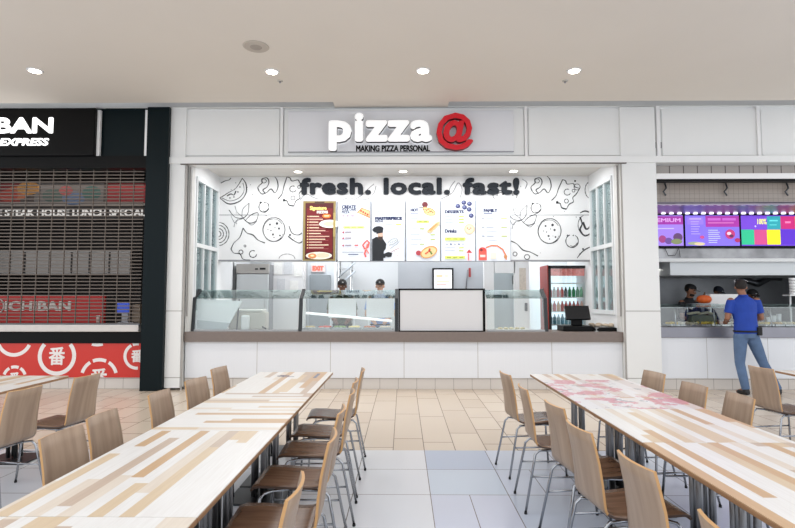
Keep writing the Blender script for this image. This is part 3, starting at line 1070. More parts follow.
for dz in (0,):
    p0, p1 = at(288, 152, YS-0.01), at(514, 151, YS-0.01)
    g.box(p0.x, p1.x, YS-0.012, YS-0.004, p0.z-0.01, p0.z+0.006)
g.build('panel_edge', mat('panel_edge_grey', (150, 152, 158), 0.5), t)

# ------------------------------------------------------------------ left shop
LX1 = X(143.5, YF)
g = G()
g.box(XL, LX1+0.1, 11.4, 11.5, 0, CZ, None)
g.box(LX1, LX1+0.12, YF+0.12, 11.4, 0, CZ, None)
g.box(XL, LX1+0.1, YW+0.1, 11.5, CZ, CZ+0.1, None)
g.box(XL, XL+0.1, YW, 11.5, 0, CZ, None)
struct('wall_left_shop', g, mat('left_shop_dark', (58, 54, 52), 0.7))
t = thing('shop_sign', 'black sign box with white lettering above the closed shutter', 'sign', (X(0, YW), YW-0.2, Z(155, YW)))
g = G(); g.box(X(-110, YW-0.12), X(94.5, YW-0.12, 130), YW-0.12, YW+0.02, Z(154.5, YW-0.12), Z(106.5, YW-0.12), None, 0.015)
g.build('sign_box', BLACK, t)
LIT = mat('sign_letter_lit', (255, 255, 255), 0.4, emit=0.9)
g = G()
p0, p1 = at(-63, 133.5, YW-0.14), at(53, 117, YW-0.14)
g.text('ICHIBAN', p0.x, p1.x, p0.z, p1.z, YW-0.121, 0.02, LIT, (0.014, 0.014))
p0, p1 = at(-1, 145.5, YW-0.14), at(49, 138, YW-0.14)
g.text('EXPRESS', p0.x, p1.x-0.03, p0.z, p1.z, YW-0.121, 0.02, LIT, (0.006, 0.005), shear=0.25)
g.build('lit_letters', None, t)

t = thing('serving_counter', 'serving counter with pale ledge and red circle print under the shutter', 'counter', (X(60, YF), YF+0.3, 0))
g = G(); g.box(XL+0.12, LX1-0.01, YF-0.12, YF+0.5, Z(332, YF-0.12), Z(325, YF-0.12), None, 0.01)
g.build('countertop', mat('pale_stone', (206, 202, 198), 0.35, noise=0.03, scale=12), t)
g = G(); g.box(XL+0.12, LX1-0.01, YF-0.02, YF+0.45, Z(343.5, YF), Z(332, YF-0.12)-0.002)
g.build('black_band', BLACK, t)
REDP = mat('red_print_panel', (205, 48, 38), 0.4)
zr0, zr1 = Z(378, YF), Z(343.5, YF)
g = G(); g.box(XL+0.12, LX1-0.01, YF, YF+0.45, zr0+0.001, zr1-0.001)
rp = g.build('red_panel', REDP, t)
g = G(); g.keep = True
PW = mat('print_white', (238, 232, 230), 0.5)


def logo(px, py, R, thick, a0=0, a1=360, glyph=True, gap=None, rot=0.0, k=0.95):
    c = at(px, py, YF)
    cx, cz = c.x, c.z
    r = R/59.9
    pts = []
    n = 60
    segs = gap or [(a0, a1)]
    for s0, s1 in segs:
        m_ = max(6, int(n*(s1-s0)/360))
        P = []
        for q in range(m_+1):
            a = math.radians(s0+(s1-s0)*q/m_)
            P.append((cx+r*math.cos(a), cz+r*math.sin(a)))
        # clip to the panel, piece by piece
        run = []
        hw = thick/59.9/2
        for p in P:
            if zr0+hw*0.3 < p[1] < zr1-hw*0.3 and p[0] < LX1-0.05:
                run.append(p)
            else:
                if len(run) > 1:
                    g.ribbon(run, thick/59.9, YF-0.002, PW)
                run = []
        if len(run) > 1:
            g.ribbon(run, thick/59.9, YF-0.002, PW)
    if glyph:
        s_ = r*k*0.5
        vs0 = len(g.bm.verts)
        g.text('番', cx-s_, cx+s_, cz-s_*1.1, cz+s_*1.1, YF-0.003, 0, PW, (0.007, 0.007))
        for v in list(g.bm.verts)[vs0:]:
            v.co.z = min(max(v.co.z, zr0+0.004), zr1-0.004)


logo(57, 356, 17.3, 4)
logo(14.5, 338, 16.8, 3.6, glyph=False)
logo(14.5, 378, 11, 3, gap=[(18, 60), (120, 162), (70, 110)])
logo(99, 377.5, 17.5, 3.4, gap=[(15, 58), (122, 165), (68, 112)])
logo(98, 327, 17.8, 3, glyph=False)
logo(137, 356, 12, 3, gap=[(120, 300), (300, 360), (70, 112)])
for f in g.bm.faces:
    f.normal_update()
    if f.normal.y > 0:
        f.normal_flip()
sub(g, 'circle_print', None, rp, t)

# roller shutter
t = thing('roller_shutter', 'closed brown-grey open-link roller shutter over the counter left of the teal column', 'shutter', (X(60, YW), YW+0.12, Z(325, YW)))
SH = mat('shutter_metal', (104, 94, 86), 0.45, 0.3)
g = G()
ys = YW+0.04
zt_, zb_ = Z(167, ys), Z(325, YF-0.12)+0.001
n = 46
for k in range(n):
    z = zb_+0.02+(zt_-zb_-0.03)*k/(n-1)
    g.box(XL+0.14, LX1+0.0, ys-0.008, ys+0.008, z-0.0075, z+0.0075)
g.build('slats', SH, t)
g = G()
px = -60
while px < 143:
    x_ = X(px, ys)
    g.box(x_-0.0045, x_+0.0045, ys-0.012, ys+0.012, zb_+0.01, zt_)
    px += 13.6
g.build('links', SH, t)
g = G(); g.box(XL+0.14, LX1, ys-0.02, ys+0.02, zb_, zb_+0.02)
g.build('bottom_bar', DARKST, t)
# inside the left shop
t = thing('food_banner', 'dim food photograph banner behind the top of the shutter', 'banner', (X(60, 9.7), 9.7, Z(206, 9.7)))
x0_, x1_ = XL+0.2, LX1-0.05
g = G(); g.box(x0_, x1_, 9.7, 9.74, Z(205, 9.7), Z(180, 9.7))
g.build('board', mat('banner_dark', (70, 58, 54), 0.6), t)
wB = x1_-x0_
its = []
U = lambda px: (X(px, 9.7)-x0_)/wB
its += [('r', U(-30), 0.1, U(16), 0.9, (120, 34, 34)), ('r', U(30), 0.1, U(100), 0.9, (104, 98, 96)), ('r', U(104), 0.1, U(144), 0.9, (132, 30, 34)), ('r', U(-50), 0.92, U(144), 1.0, (140, 132, 126)),
        ('d', U(12), 0.5, 0.05, 0.03, (176, 96, 60)), ('d', U(24), 0.3, 0.05, 0.028, (186, 132, 70)), ('d', U(4), 0.6, 0.04, 0.026, (160, 60, 46)), ('d', U(50), 0.6, 0.05, 0.03, (70, 84, 78)), ('d', U(70), 0.7, 0.05, 0.03, (90, 104, 130)), ('d', U(88), 0.5, 0.04, 0.03, (60, 90, 84)), ('d', U(62), 0.4, 0.03, 0.02, (150, 70, 70))]
prints(t, 'food_print', (x0_, x1_, Z(205, 9.7), Z(180, 9.7)), 9.699, its, 0.0, off=t.location)
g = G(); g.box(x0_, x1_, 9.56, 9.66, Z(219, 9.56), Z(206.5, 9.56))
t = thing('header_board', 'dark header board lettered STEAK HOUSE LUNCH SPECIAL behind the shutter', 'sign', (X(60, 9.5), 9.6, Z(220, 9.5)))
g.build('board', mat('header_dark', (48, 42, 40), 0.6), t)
g = G(); p0, p1 = at(-3, 216.5, 9.55), at(146, 208.5, 9.55)
g.text('E STEAK HOUSE LUNCH SPECIAL', p0.x, p1.x, p0.z, p1.z, 9.559, 0.01, mat('header_letters', (225, 222, 218), 0.5, emit=0.25), (0.008, 0.006))
g.build('raised_letters', None, t)
t = thing('extractor_hood', 'pale metal cooking hood behind the shutter of the left shop', 'hood', (X(60, 10.2), 10.4, Z(272, 10.2)))
g = G(); g.box(x0_, X(129, 10.2), 10.2, 11.0, Z(274, 10.2), Z(250, 10.2), None, 0.01)
g.build('hood_body', mat('hood_grey', (150, 146, 142), 0.4, 0.3), t)
g = G()
for px in (8, 23, 48, 70, 88, 108):
    g.box(X(px, 10.19)-0.012, X(px, 10.19)+0.012, 10.185, 10.2, Z(273, 10.2), Z(252, 10.2))
g.build('seams', BLACKM, t)
t = thing('logo_panel', 'red panel lettered ICHIBAN standing behind the shutter', 'sign', (X(50, 9.45), 9.4, Z(325, 9.4)))
g = G(); g.box(x0_, X(104.5, 9.4), 9.4, 9.46, Z(325, 9.4)-0.05, Z(295, 9.4))
g.build('red_board', mat('logo_red', (178, 34, 32), 0.5, emit=0.06), t)
g = G(); p0, p1 = at(4.5, 311, 9.39), at(71, 301, 9.39)
g.text('ICHIBAN', p0.x, p1.x, p0.z, p1.z, 9.399, 0.012, mat('logo_white', (214, 206, 200), 0.5), (0.012, 0.01))
c_ = at(-4, 306, 9.39)
g.tube([(c_.x+0.14*math.cos(a*PI/12), 9.39, c_.z+0.14*math.sin(a*PI/12)) for a in range(25)], 0.012, 6, mat('logo_white'), False)
g.build('raised_letters', None, t)
zc = Z(325, YF-0.12)
# till area items behind shutter
t = thing('card_terminal_screen', 'blue-screened till on a pale stand at the shutter\'s right end', 'till', (X(126, 9.0), 9.05, zc))
g = G(); g.box(X(118, 9.0), X(130, 9.0), 8.98, 9.01, zc+0.19, zc+0.36, None, 0.006); g.build('screen', mat('till_blue', (52, 80, 190), 0.4, emit=0.25), t)
g = G(); g.box(X(122, 9.0), X(128, 9.0), 9.01, 9.06, zc, zc+0.25); g.box(X(118, 9.0), X(135, 9.0), 8.97, 9.14, zc, zc+0.03, None, 0.006); g.build('stand', mat('till_grey', (176, 176, 180), 0.4), t)
g = G(); g.box(X(131.5, 9.1), X(140, 9.1), 9.12, 9.3, zc, zc+0.33, None, 0.015)
single('cardboard_carton', g, mat('carton_tan', (150, 132, 112), 0.7, noise=0.05), 'tan carton behind the blue till on the ledge', 'box')
t = thing('paper_cup', 'pink-white lidded cup on the pale ledge behind the shutter', 'cup', (X(99, 9.0), 9.0, zc))
g = G(); g.lathe([(0.026, zc), (0.034, zc+0.12), (0.034, zc+0.125)], (X(99, 9.0), 9.0, 0), 16); g.build('cup_body', mat('cup_pink', (222, 190, 182), 0.6), t)
g = G(); g.lathe([(0.037, zc+0.125), (0.037, zc+0.135), (0.03, zc+0.145)], (X(99, 9.0), 9.0, 0), 16); g.build('lid', WHITE2, t)
for px in (4, 109):
    p = at(px, 172, 9.3)
    t = thing('ceiling_light', 'small round ceiling light seen through the shutter, %s' % ('beside the photo edge' if px < 50 else 'toward the teal column'), 'ceiling light', (p.x, 9.3, CZ-0.03), group='lights inside the closed shop')
    g = G(); g.lathe([(0.12, CZ-0.03), (0.12, CZ-0.001)], (p.x, 9.3, 0), 20); g.build('housing', WHITE2, t)
    g = G(); g.lathe([(0.1, CZ-0.034), (0.1, CZ-0.0305)], (p.x, 9.3, 0), 20); g.build('diffuser', mat('lamp_glow', (255, 246, 230), 0.4, emit=4.0), t)

# ------------------------------------------------------------------ pizza counter
CT = Z(332, YF-0.06)       # counter top height
CB = Z(342, YF-0.06)
t = thing('serving_counter', 'long white pizza counter with thick taupe top', 'counter', ((cl1+xr0)/2, YF+0.3, 0))
g = G(); g.box(cl1+0.005, xr0-0.005, YF-0.06, YF+0.097, CB, CT, None, 0.006); g.box(SX0+0.01, SX1-0.01, YF+0.0965, YF+0.65, CB, CT); g.build('countertop', TAUPE, t)


def groove_white(name, w, ox=0.0):
    m = mat(name, (230, 228, 225), 0.4)
    n = NT(m)
    v, x, y, z = n.coords()
    f = n.m('PINGPONG', n.m('FRACT', n.m('DIVIDE', n.m('ADD', x, 50+ox), w)), 0.5)
    st = n.noise(n.xyz(n.m('MULTIPLY', x, 40.0), y, n.m('MULTIPLY', z, 0.8)), 1.0, 3)
    base = n.ramp(st, [(0.35, (228, 231, 236)), (0.65, (229, 232, 237))], 'LINEAR')
    n.put(n.b.inputs['Base Color'], n.mix(n.m('LESS_THAN', f, 0.004), base, rgba((178, 176, 174))))
    return m


g = G(); g.box(cl1+0.005, xr0-0.005, YF, YF+0.09, zs, CB-0.002); g.build('front_panel', groove_white('counter_front', 1.22), t)
t = thing('serving_counter', 'white counter with steel top where the man in blue stands', 'counter', (6.3, YF+0.3, 0))
g = G(); g.box(xr1+0.005, XR-0.13, YF-0.03, YF+0.75, Z(337.5, YF), Z(327, YF), None, 0.006); g.build('countertop', mat('counter_steel', (140, 140, 148), 0.35, 0.7, noise=0.06, scale=3), t)
g = G(); g.box(xr1+0.005, XR-0.13, YF, YF+0.7, zs, Z(337.5, YF)-0.002); g.build('front_panel', groove_white('counter_front_right', 1.0, 0.3), t)


def sneeze(label, pxa, pxb, posts, Y=8.93):
    xa_, xb_ = X(pxa, Y), X(pxb, Y)
    t = thing('sneeze_guard', label, 'sneeze guard', ((xa_+xb_)/2, Y, CT), group='glass guards along the pizza counter')
    prof = [(Y, CT), (Y+0.06, 1.50), (Y+0.30, 1.64)]
    g = G()
    g.prismx([(Y+0.004, CT+0.03), (Y+0.062, 1.50), (Y+0.068, 1.49), (Y+0.012, CT+0.03)], xa_, xb_)
    g.build('front_glass', GLASS, t)
    g = G()
    g.prismx([(Y+0.062, 1.502), (Y+0.30, 1.642), (Y+0.302, 1.634), (Y+0.066, 1.494)], xa_, xb_)
    g.build('top_glass', glass_material('top_glass', (0.80, 0.90, 0.89), 0.16), t)
    for side in posts:
        x_ = xa_ if side == 'a' else xb_
        g = G()
        g.prismx([(Y-0.02, CT), (Y+0.045, 1.50), (Y+0.29, 1.66), (Y+0.31, 1.63), (Y+0.085, 1.485), (Y+0.03, CT)], x_-0.028, x_+0.028)
        g.build('post', mat('post_dark', (34, 38, 42), 0.4), t)
    g = G(); g.box(xa_, xb_, Y-0.008, Y+0.022, CT, CT+0.03, None, 0.003)
    g.build('base_rail', mat('rail_grey', (170, 172, 174), 0.35, 0.5), t)
    return t


sneeze('glass sneeze guard over the beige dough machine, first from the left column', 193, 298, ('a',))
sneeze('glass sneeze guard in front of the two workers in caps', 300.5, 396.5, ('a', 'b'))
sneeze('short glass sneeze guard between the white board and the drinks fridge', 487, 546, ('b',))
# board with black frame
t = thing('display_board', 'blank white board with black frame on the pizza counter', 'board', (X(442, 8.9), 8.9, CT))
p0, p1 = at(398.5, 331, 8.88), at(485, 288.5, 8.88)
g = G()
w = 0.028
for (a, b, c, d) in ((p0.x, p1.x, p1.z-w, p1.z), (p0.x, p1.x, CT, CT+w*0.6), (p0.x, p0.x+w*0.9, CT, p1.z), (p1.x-w*1.4, p1.x, CT, p1.z)):
    g.box(a, b, 8.88, 8.92, c, d)
g.build('frame', BLACK, t)
g = G(); g.box(p0.x+0.02, p1.x-0.03, 8.89, 8.91, CT+0.01, p1.z-0.02); g.build('panel', mat('board_white', (214, 214, 216), 0.4), t)
for px in (418, 470):
    g = G()
    g.box(X(px, 9.0)-0.02, X(px, 9.0)+0.02, 8.91, 9.15, CT, CT+0.02)
    g.tube([(X(px, 9.0), 8.915, 1.4), (X(px, 9.0), 9.13, CT+0.015)], 0.008)
    g.build('stand', BLACK, t)

# register, trays at the counter's right end
t = thing('cash_register', 'black touch-screen till at the right end of the pizza counter', 'till', (X(578, 9.05), 9.05, CT))
g = G(); g.box(X(562, 9.0), X(592, 9.0), 8.95, 9.33, CT, CT+0.09, None, 0.01); g.build('drawer_base', BLACK, t)
g = G(); g.box(X(572, 9.05), X(583, 9.05), 9.1, 9.16, CT+0.09, CT+0.25, None, 0.01); g.build('neck', BLACK, t)
g = G()
p0, p1 = at(566, 319, 9.03), at(590, 307, 9.03)
g.prismx([(9.0, p0.z), (9.1, p1.z+0.02), (9.13, p1.z), (9.04, p0.z-0.02)], p0.x, p1.x); g.build('screen', mat('screen_black', (16, 18, 22), 0.2), t)
t = thing('receipt_tray', 'black tray holding crumpled tan paper beside the till', 'tray', (X(606, 9.1), 9.1, CT))
g = G(); g.box(X(595.5, 9.0), X(617, 9.0), 8.97, 9.3, CT, CT+0.06, None, 0.008); g.build('tray', BLACK, t)
g = G()
for k in range(9):
    g.ball((X(591+k*2.6, 9.1), 9.08+rnd.uniform(-0.05, 0.1), CT+0.085+rnd.uniform(0, 0.03)), (0.06, 0.05, 0.025), None, 8)
single('paper_wrap', g, mat('tan_paper', (186, 170, 150), 0.8, noise=0.1), 'crumpled tan paper lying on the black tray by the till', 'paper')
g = G(); g.lathe([(0.035, CT), (0.03, CT+0.015), (0.008, CT+0.02), (0.008, CT+0.05), (0.04, CT+0.065)], (X(593.5, 8.98), 8.88, 0), 16)
single('tip_dish', g, STEEL, 'small steel dish in front of the till at counter end', 'dish')

# ------------------------------------------------------------------ pizza shop equipment behind the counter
# refrigerator / proofer
t = thing('upright_refrigerator', 'tall pale steel refrigerator behind the left end of the counter', 'refrigerator', (X(252, 11.2), 11.5, 0))
p0, p1 = at(235, 330, 11.1), at(269, 264, 11.1)
xf0, xf1, zf = p0.x, p1.x, p1.z
g = G(); g.box(xf0, xf1, 11.15, 11.9, 0.08, zf, None, 0.01)
for x_ in (xf0+0.06, xf1-0.06):
    g.box(x_-0.025, x_+0.025, 11.2, 11.25, 0, 0.09); g.box(x_-0.025, x_+0.025, 11.8, 11.85, 0, 0.09)
g.build('cabinet_body', mat('fridge_dark_side', (120, 122, 126), 0.5), t)
g = G(); g.box(xf0, xf1, 11.1, 11.149, zf-0.2, zf, None, 0.006); pn = g.build('control_panel', mat('panel_greige', (176, 172, 168), 0.35, 0.3), t)
g = G(); g.box(xf0+0.4, xf0+0.46, 11.09, 11.1, zf-0.12, zf-0.09); g.box(xf0+0.5, xf0+0.62, 11.09, 11.1, zf-0.12, zf-0.08); sub(g, 'switches', BLACKM, pn, t)
g = G(); g.box(xf0+0.01, xf1-0.01, 11.1, 11.149, 1.0, zf-0.215, None, 0.01); d = g.build('door', mat('fridge_door', (202, 206, 208), 0.4, 0.1), t)
g = G(); g.tube([(xf1-0.07, 11.07, 1.3), (xf1-0.07, 11.05, 1.35), (xf1-0.07, 11.05, 1.6), (xf1-0.07, 11.07, 1.65)], 0.012); sub(g, 'handle', STEEL, d, t)
g = G(); g.box(xf0+0.01, xf1-0.01, 11.1, 11.149, 0.1, 0.985, None, 0.01); g.build('door', mat('fridge_door'), t)
# dark gap / wall beside it and notices wall
g = G(); g.box(SX0+0.0, xf0-0.12, 11.05, 11.12, 0, mz0+0.1); struct('wall_kitchen_left', g, mat('shop_side_white'))
g = G(); g.box(X(271, 11.5), X(303, 11.5), 11.5, 11.58, 0, mz0+0.3); struct('wall_kitchen_notices', g, mat('wall_pale', (222, 222, 224), 0.5))
t = thing('notice_sheets', 'faint paper notices pinned on the wall beside the steel refrigerator', 'notices', (X(288, 11.49), 11.495, 1.5))
for k in range(5):
    px, py = (278, 288, 298, 281, 294)[k], (268, 268, 270, 285, 287)[k]
    p = at(px, py, 11.49)
    g = G(); g.box(p.x-0.09, p.x+0.09, 11.49, 11.4985, p.z-0.14, p.z+0.14); g.build('sheet', mat('sheet_%d' % (k % 2), (206, 208, 212) if k % 2 else (232, 232, 230), 0.7, noise=0.06, scale=25), t)
# dough machine
t = thing('dough_press', 'beige dough machine with rounded white guard behind the left glass', 'machine', (X(246, 9.35), 9.35, CT))
bx0, bx1 = X(230, 9.35), X(267, 9.35)
g = G(); g.box(bx0, bx1, 9.27, 9.53, CT, CT+0.32, None, 0.03); g.build('body', mat('machine_beige', (196, 190, 180), 0.4), t)
g = G(); g.box(bx0+0.08, bx1-0.05, 9.25, 9.55, CT+0.32, CT+0.36, None, 0.012); g.build('lid', mat('machine_light', (226, 224, 218), 0.4), t)
g = G(); g.box(X(241, 9.2), X(249.5, 9.2), 9.19, 9.27, CT+0.0, CT+0.26, None, 0.03); g.build('guard', WHITE2, t)
g = G(); g.tube([(bx1-0.03, 9.2, CT+0.06), (bx1+0.04, 9.14, CT+0.03)], 0.015); g.build('lever', BLACKM, t)
# slanted white lamp panel at left
t = thing('food_warmer_panel', 'slanted white warmer panel at the left end behind the glass', 'food warmer', (X(215, 9.3), 9.35, CT))
g = G()
P = [at(197, 329, 9.12), at(226, 330, 9.12), at(242, 301, 9.12), at(197, 299, 9.12)]
g.prism([(p.x, max(p.z, CT+0.005)) for p in P], 9.12, 9.15); g.build('panel', mat('warmer_white', (240, 244, 246), 0.3), t)
P = [at(197, 329, 9.1), at(226, 330, 9.1), at(230, 323, 9.1), at(197, 320, 9.1)]
g = G(); g.prism([(p.x, max(p.z, CT+0.005)) for p in P], 9.1, 9.118); g.build('lower_strip', mat('warmer_grey', (196, 204, 208), 0.3), t)
g = G(); g.tube([(X(239, 9.15), 9.165, Z(299, 9.15)), (X(237, 9.15), 9.165, CT)], 0.012); g.build('support', BLACKM, t)
# prep tables with raised lids
t = thing('prep_table', 'white cold prep table with raised lids in front of the workers', 'prep table', (X(348, 9.45), 9.5, 0))
qx0, qx1 = X(303, 9.45), X(394, 9.45)
g = G(); g.box(qx0, qx1, 9.52, 9.72, 0, 0.96, None, 0.01); g.build('cabinet', mat('prep_grey', (180, 186, 190), 0.35, 0.3), t)
for a, b in ((328, 356), (366, 394)):
    g = G(); p0, p1 = at(a, 318, 9.6), at(b, 298, 9.6)
    g.box(p0.x, p1.x, 9.64, 9.67, p0.z, p1.z, None, 0.01)
    g.box(p0.x+0.03, p0.x+0.05, 9.67, 9.7, 0.95, p0.z+0.02); g.box(p1.x-0.05, p1.x-0.03, 9.67, 9.7, 0.95, p0.z+0.02)
    g.build('lid', mat('lid_white', (226, 230, 234), 0.3), t)
g = G(); p0, p1 = at(306, 313, 9.5), at(392, 321, 9.5)
g.tube([(p0.x, 9.5, p0.z), (p1.x, 9.5, p1.z)], 0.022); g.build('glow_bar', mat('bar_white', (244, 244, 244), 0.3, emit=0.5), t)  # slanted white bar with emission of its own
g = G(); g.box(qx0, qx0+0.03, 9.48, 9.56, 0.96, 1.42); g.box(qx1-0.03, qx1, 9.48, 9.56, 0.96, 1.2); g.build('bracket', WHITE2, t)
# pans on counter behind guard
PC = [(200, 176, 120), (206, 82, 60), (120, 150, 82), (232, 214, 150), (190, 120, 84), (222, 208, 190)]
PN = ['tan', 'red', 'green', 'yellow', 'brown', 'cream']
k = 0
for px in (310, 325, 340, 355, 370, 385):
    t = thing('food_pan', 'small steel pan of %s pizza topping behind the middle glass guard' % PN[k], 'food pan', (X(px, 9.3), 9.3, CT), group='topping pans behind the middle glass')
    x_ = X(px, 9.3)
    g = G(); g.box(x_-0.11, x_+0.11, 9.17, 9.42, CT, CT+0.05, None, 0.006); g.build('pan', STEEL, t)
    g = G()
    for q in range(14):
        g.ball((x_+rnd.uniform(-0.085, 0.085), 9.295+rnd.uniform(-0.09, 0.09), CT+0.055), (0.03, 0.03, 0.02), None, 6)
    g.build('topping', col(PC[k]), t)
    k += 1
# tray + papers on the right bay
t = thing('serving_tray', 'flat pale tray of sliced pizza behind the short glass guard', 'tray', (X(508, 9.2), 9.2, CT))
g = G(); g.box(X(497, 9.2), X(527, 9.2), 9.06, 9.4, CT, CT+0.025, None, 0.006); g.build('tray', mat('tray_cream', (222, 218, 204), 0.5), t)
g = G()
for q in range(5):
    x_ = X(500+5.5*q, 9.2)
    g.ball((x_, 9.2, CT+0.04), (0.045, 0.08, 0.018), None, 8)
g.build('food', col((214, 196, 150)), t)

# back: exit corridor, stair / racks
yb_ = 12.0
g = G()
pbox(g, 307, 336, 262, 400, 12.26, 12.3); struct('wall_corridor', g, mat('corridor_pale', (214, 220, 226), 0.5))
g = G(); pbox(g, 309, 330, 275, 392, 12.22, 12.26)
d1 = struct('door_1', g, mat('door_grey', (150, 158, 164), 0.5))
t = thing('exit_sign', 'red glowing exit sign on the wall over the grey door', 'exit sign', (X(318, 12.2), 12.2, Z(273, 12.2)))
p0, p1 = at(311, 272, 12.18), at(325, 264.5, 12.18)
g = G(); g.box(p0.x, p1.x, 12.19, 12.255, p0.z, p1.z, None, 0.006); g.build('housing', mat('exit_housing', (226, 214, 212), 0.4), t)
g = G(); g.text('EXIT', p0.x+0.03, p1.x-0.03, p0.z+0.03, p1.z-0.03, 12.189, 0.006, mat('exit_red', (240, 84, 70), 0.4, emit=1.0), (0.012, 0.01)); g.build('letters', None, t)
# partition with white frame and rack between
g = G(); pbox(g, 302, 305, 262, 330, 11.9, 12.0); pbox(g, 334, 336.5, 262, 330, 11.9, 12.0); struct('trim_9', g, WHITE2)
t = thing('pan_rack', 'steel rack with slanted bars behind the worker in dark cap', 'rack', (X(345, 11.9), 11.95, 0))
x0r, x1r = X(339, 11.9), X(351, 11.9)
g = G()
for x_ in (x0r, x1r):
    for y in (11.8, 12.15):
        g.tube([(x_, y, 0), (x_, y, 2.35)], 0.014)
g.build('uprights', STEEL, t)
g = G()
for k in range(6):
    z = 0.35+0.36*k
    g = G(); g.box(x0r-0.01, x1r+0.01, 11.8, 12.15, z, z+0.015)
    g.build('shelf', STEEL, t)
g = G(); g.tube([(x0r, 11.79, 1.95), (x1r+0.1, 11.79, 2.3)], 0.02); g.tube([(x0r, 11.79, 1.75), (x1r+0.1, 11.79, 2.1)], 0.02); g.build('slanted_bars', mat('bar_grey', (170, 178, 186), 0.4), t)
g = G(); g.box(X(398, 11.4), X(484, 11.4), 11.4, 11.5, 0, mz0+0.3); struct('wall_kitchen_center', g, mat('kitchen_grey', (176, 180, 186), 0.5, noise=0.03, scale=2))
t = thing('framed_notice', 'small black-framed white notice with coloured print behind the white board', 'framed notice', (X(443, 11.3), 11.38, Z(292, 11.3)))
p0, p1 = at(432.5, 292, 11.35), at(453.5, 268, 11.35)
g = G(); g.box(p0.x, p1.x, 11.36, 11.399, p0.z, p1.z, None, 0.006); g.build('frame', BLACK, t)
prints(t, 'notice_print', (p0.x+0.035, p1.x-0.035, p0.z+0.03, p1.z-0.035), 11.359, [('r', 0, 0, 1, 1, (236, 236, 240)), ('d', 0.3, 0.3, 0.2, 0.08, (236, 196, 160)), ('d', 0.7, 0.3, 0.12, 0.07, (216, 226, 190)), ('r', 0.15, 0.55, 0.85, 0.6, (226, 214, 170)), ('r', 0.15, 0.7, 0.7, 0.74, (226, 170, 160))], 0.25, off=t.location)
t = thing('hanging_brush', 'thin pole with red tip hanging on the grey kitchen wall', 'utensil', (X(468, 11.37), 11.37, 1.55))
g = G(); g.tube([(X(466, 11.37), 11.375, Z(290, 11.37)), (X(468, 11.37), 11.375, Z(270, 11.37))], 0.012); g.build('pole', mat('pole_grey', (120, 120, 126), 0.4), t)
g = G(); g.box(X(469, 11.37), X(471, 11.37), 11.36, 11.39, Z(277, 11.37), Z(268, 11.37)); g.build('tip', mat('tip_red', (160, 60, 62), 0.5), t)
# white doorway
yd = 10.75
zdt = mz0+0.25
g = G()
pbox(g, 484.5, 494.5, 258, 400, yd, yd+0.1); pbox(g, 494.5, 515, 258, 273, yd, yd+0.1); pbox(g, 515, 530, 258, 400, yd, yd+0.1)
g.box(X(530, yd), SX1, 11.6, 11.7, 0, mz0+0.3)
struct('wall_kitchen_right', g, mat('door_wall_white', (240, 241, 242), 0.45))
g = G(); pbox(g, 494.5, 516, 270, 400, yd+0.25, yd+0.3)
d2 = struct('door_2', g, mat('door_light_grey', (176, 186, 190), 0.5))
g = G(); pbox(g, 513, 517, 275.5, 284, yd+0.2, yd+0.25); g.build('door_handle', BLACKM, d2)
t = thing('wall_phone_panel', 'narrow cream notice strip on white frame beside the grey doorway', 'notice', (X(523, yd), yd-0.01, 1.4))
g = G(); pbox(g, 519.5, 526, 268, 296, yd-0.012, yd-0.001); g.build('strip', mat('strip_cream', (216, 208, 196), 0.6, noise=0.15, scale=30), t)
g = G(); pbox(g, 525, 527.5, 303, 311, yd-0.03, yd-0.001); g.build('switch', BLACKM, t)

# drinks fridge
yf = 10.45
t = thing('drinks_fridge', 'red and black glass-door drinks fridge behind the till', 'fridge', (X(570, yf), yf+0.3, 0))
p0, p1 = at(549.5, 330, yf), at(588.5, 265.5, yf)
fx0, fx1, fz = p0.x, p1.x, p1.z
xl_ = fx0-0.02
FB = mat('fridge_black', (20, 20, 24), 0.4)
g = G()
g.box(fx0, fx0+0.04, yf+0.06, yf+0.6, 0.05, fz); g.box(fx1-0.04, fx1, yf+0.06, yf+0.6, 0.05, fz)
g.box(fx0, fx1, yf+0.06, yf+0.6, fz-0.06, fz); g.box(fx0, fx1, yf+0.06, yf+0.6, 0, 0.25)
g.build('cabinet_body', FB, t)
g = G(); g.box(fx0+0.04, fx1-0.04, yf+0.56, yf+0.6, 0.25, fz-0.06); g.build('lit_back', mat('fridge_back', (216, 230, 238), 0.5, emit=0.8), t)
shz = [Z(y, yf+0.3) for y in (324, 311, 297, 283)]
for z in shz:
    g = G(); g.box(fx0+0.04, fx1-0.04, yf+0.12, yf+0.55, z-0.02, z); g.build('shelf', WHITE2, t)
g = G()
for a, b, c, d_ in ((fx0, fx1, fz-0.05, fz), (fx0, fx1, 0.25, 0.33), (fx0, fx0+0.045, 0.25, fz), (fx1-0.045, fx1, 0.25, fz)):
    g.box(a, b, yf, yf+0.055, c, d_)
dr = g.build('door', FB, t)
g = G(); g.box(fx0+0.045, fx1-0.045, yf+0.025, yf+0.03, 0.33, fz-0.05); sub(g, 'glass', GLASS, dr, t)
g = G(); g.box(fx0+0.03, fx1-0.05, yf+0.06, yf+0.1, fz-0.2, fz-0.06); g.build('header_graphic', mat('header_red_white', (206, 120, 116), 0.5, emit=0.3, noise=0.3, scale=12), t)
g = G(); g.box(xl_, fx0-0.002, yf+0.0, yf+0.6, 0.02, fz+0.01, None, 0.01); sp = g.build('red_side', mat('fridge_red', (150, 44, 34), 0.4), t)
g = G(); g.tube([(fx0-0.02, yf+0.3, 1.1), (fx0-0.05, yf+0.3, 1.15), (fx0-0.05, yf+0.3, 1.65), (fx0-0.02, yf+0.3, 1.7)], 0.012); sub(g, 'handle', CHROME, sp, t)
CANS = {}


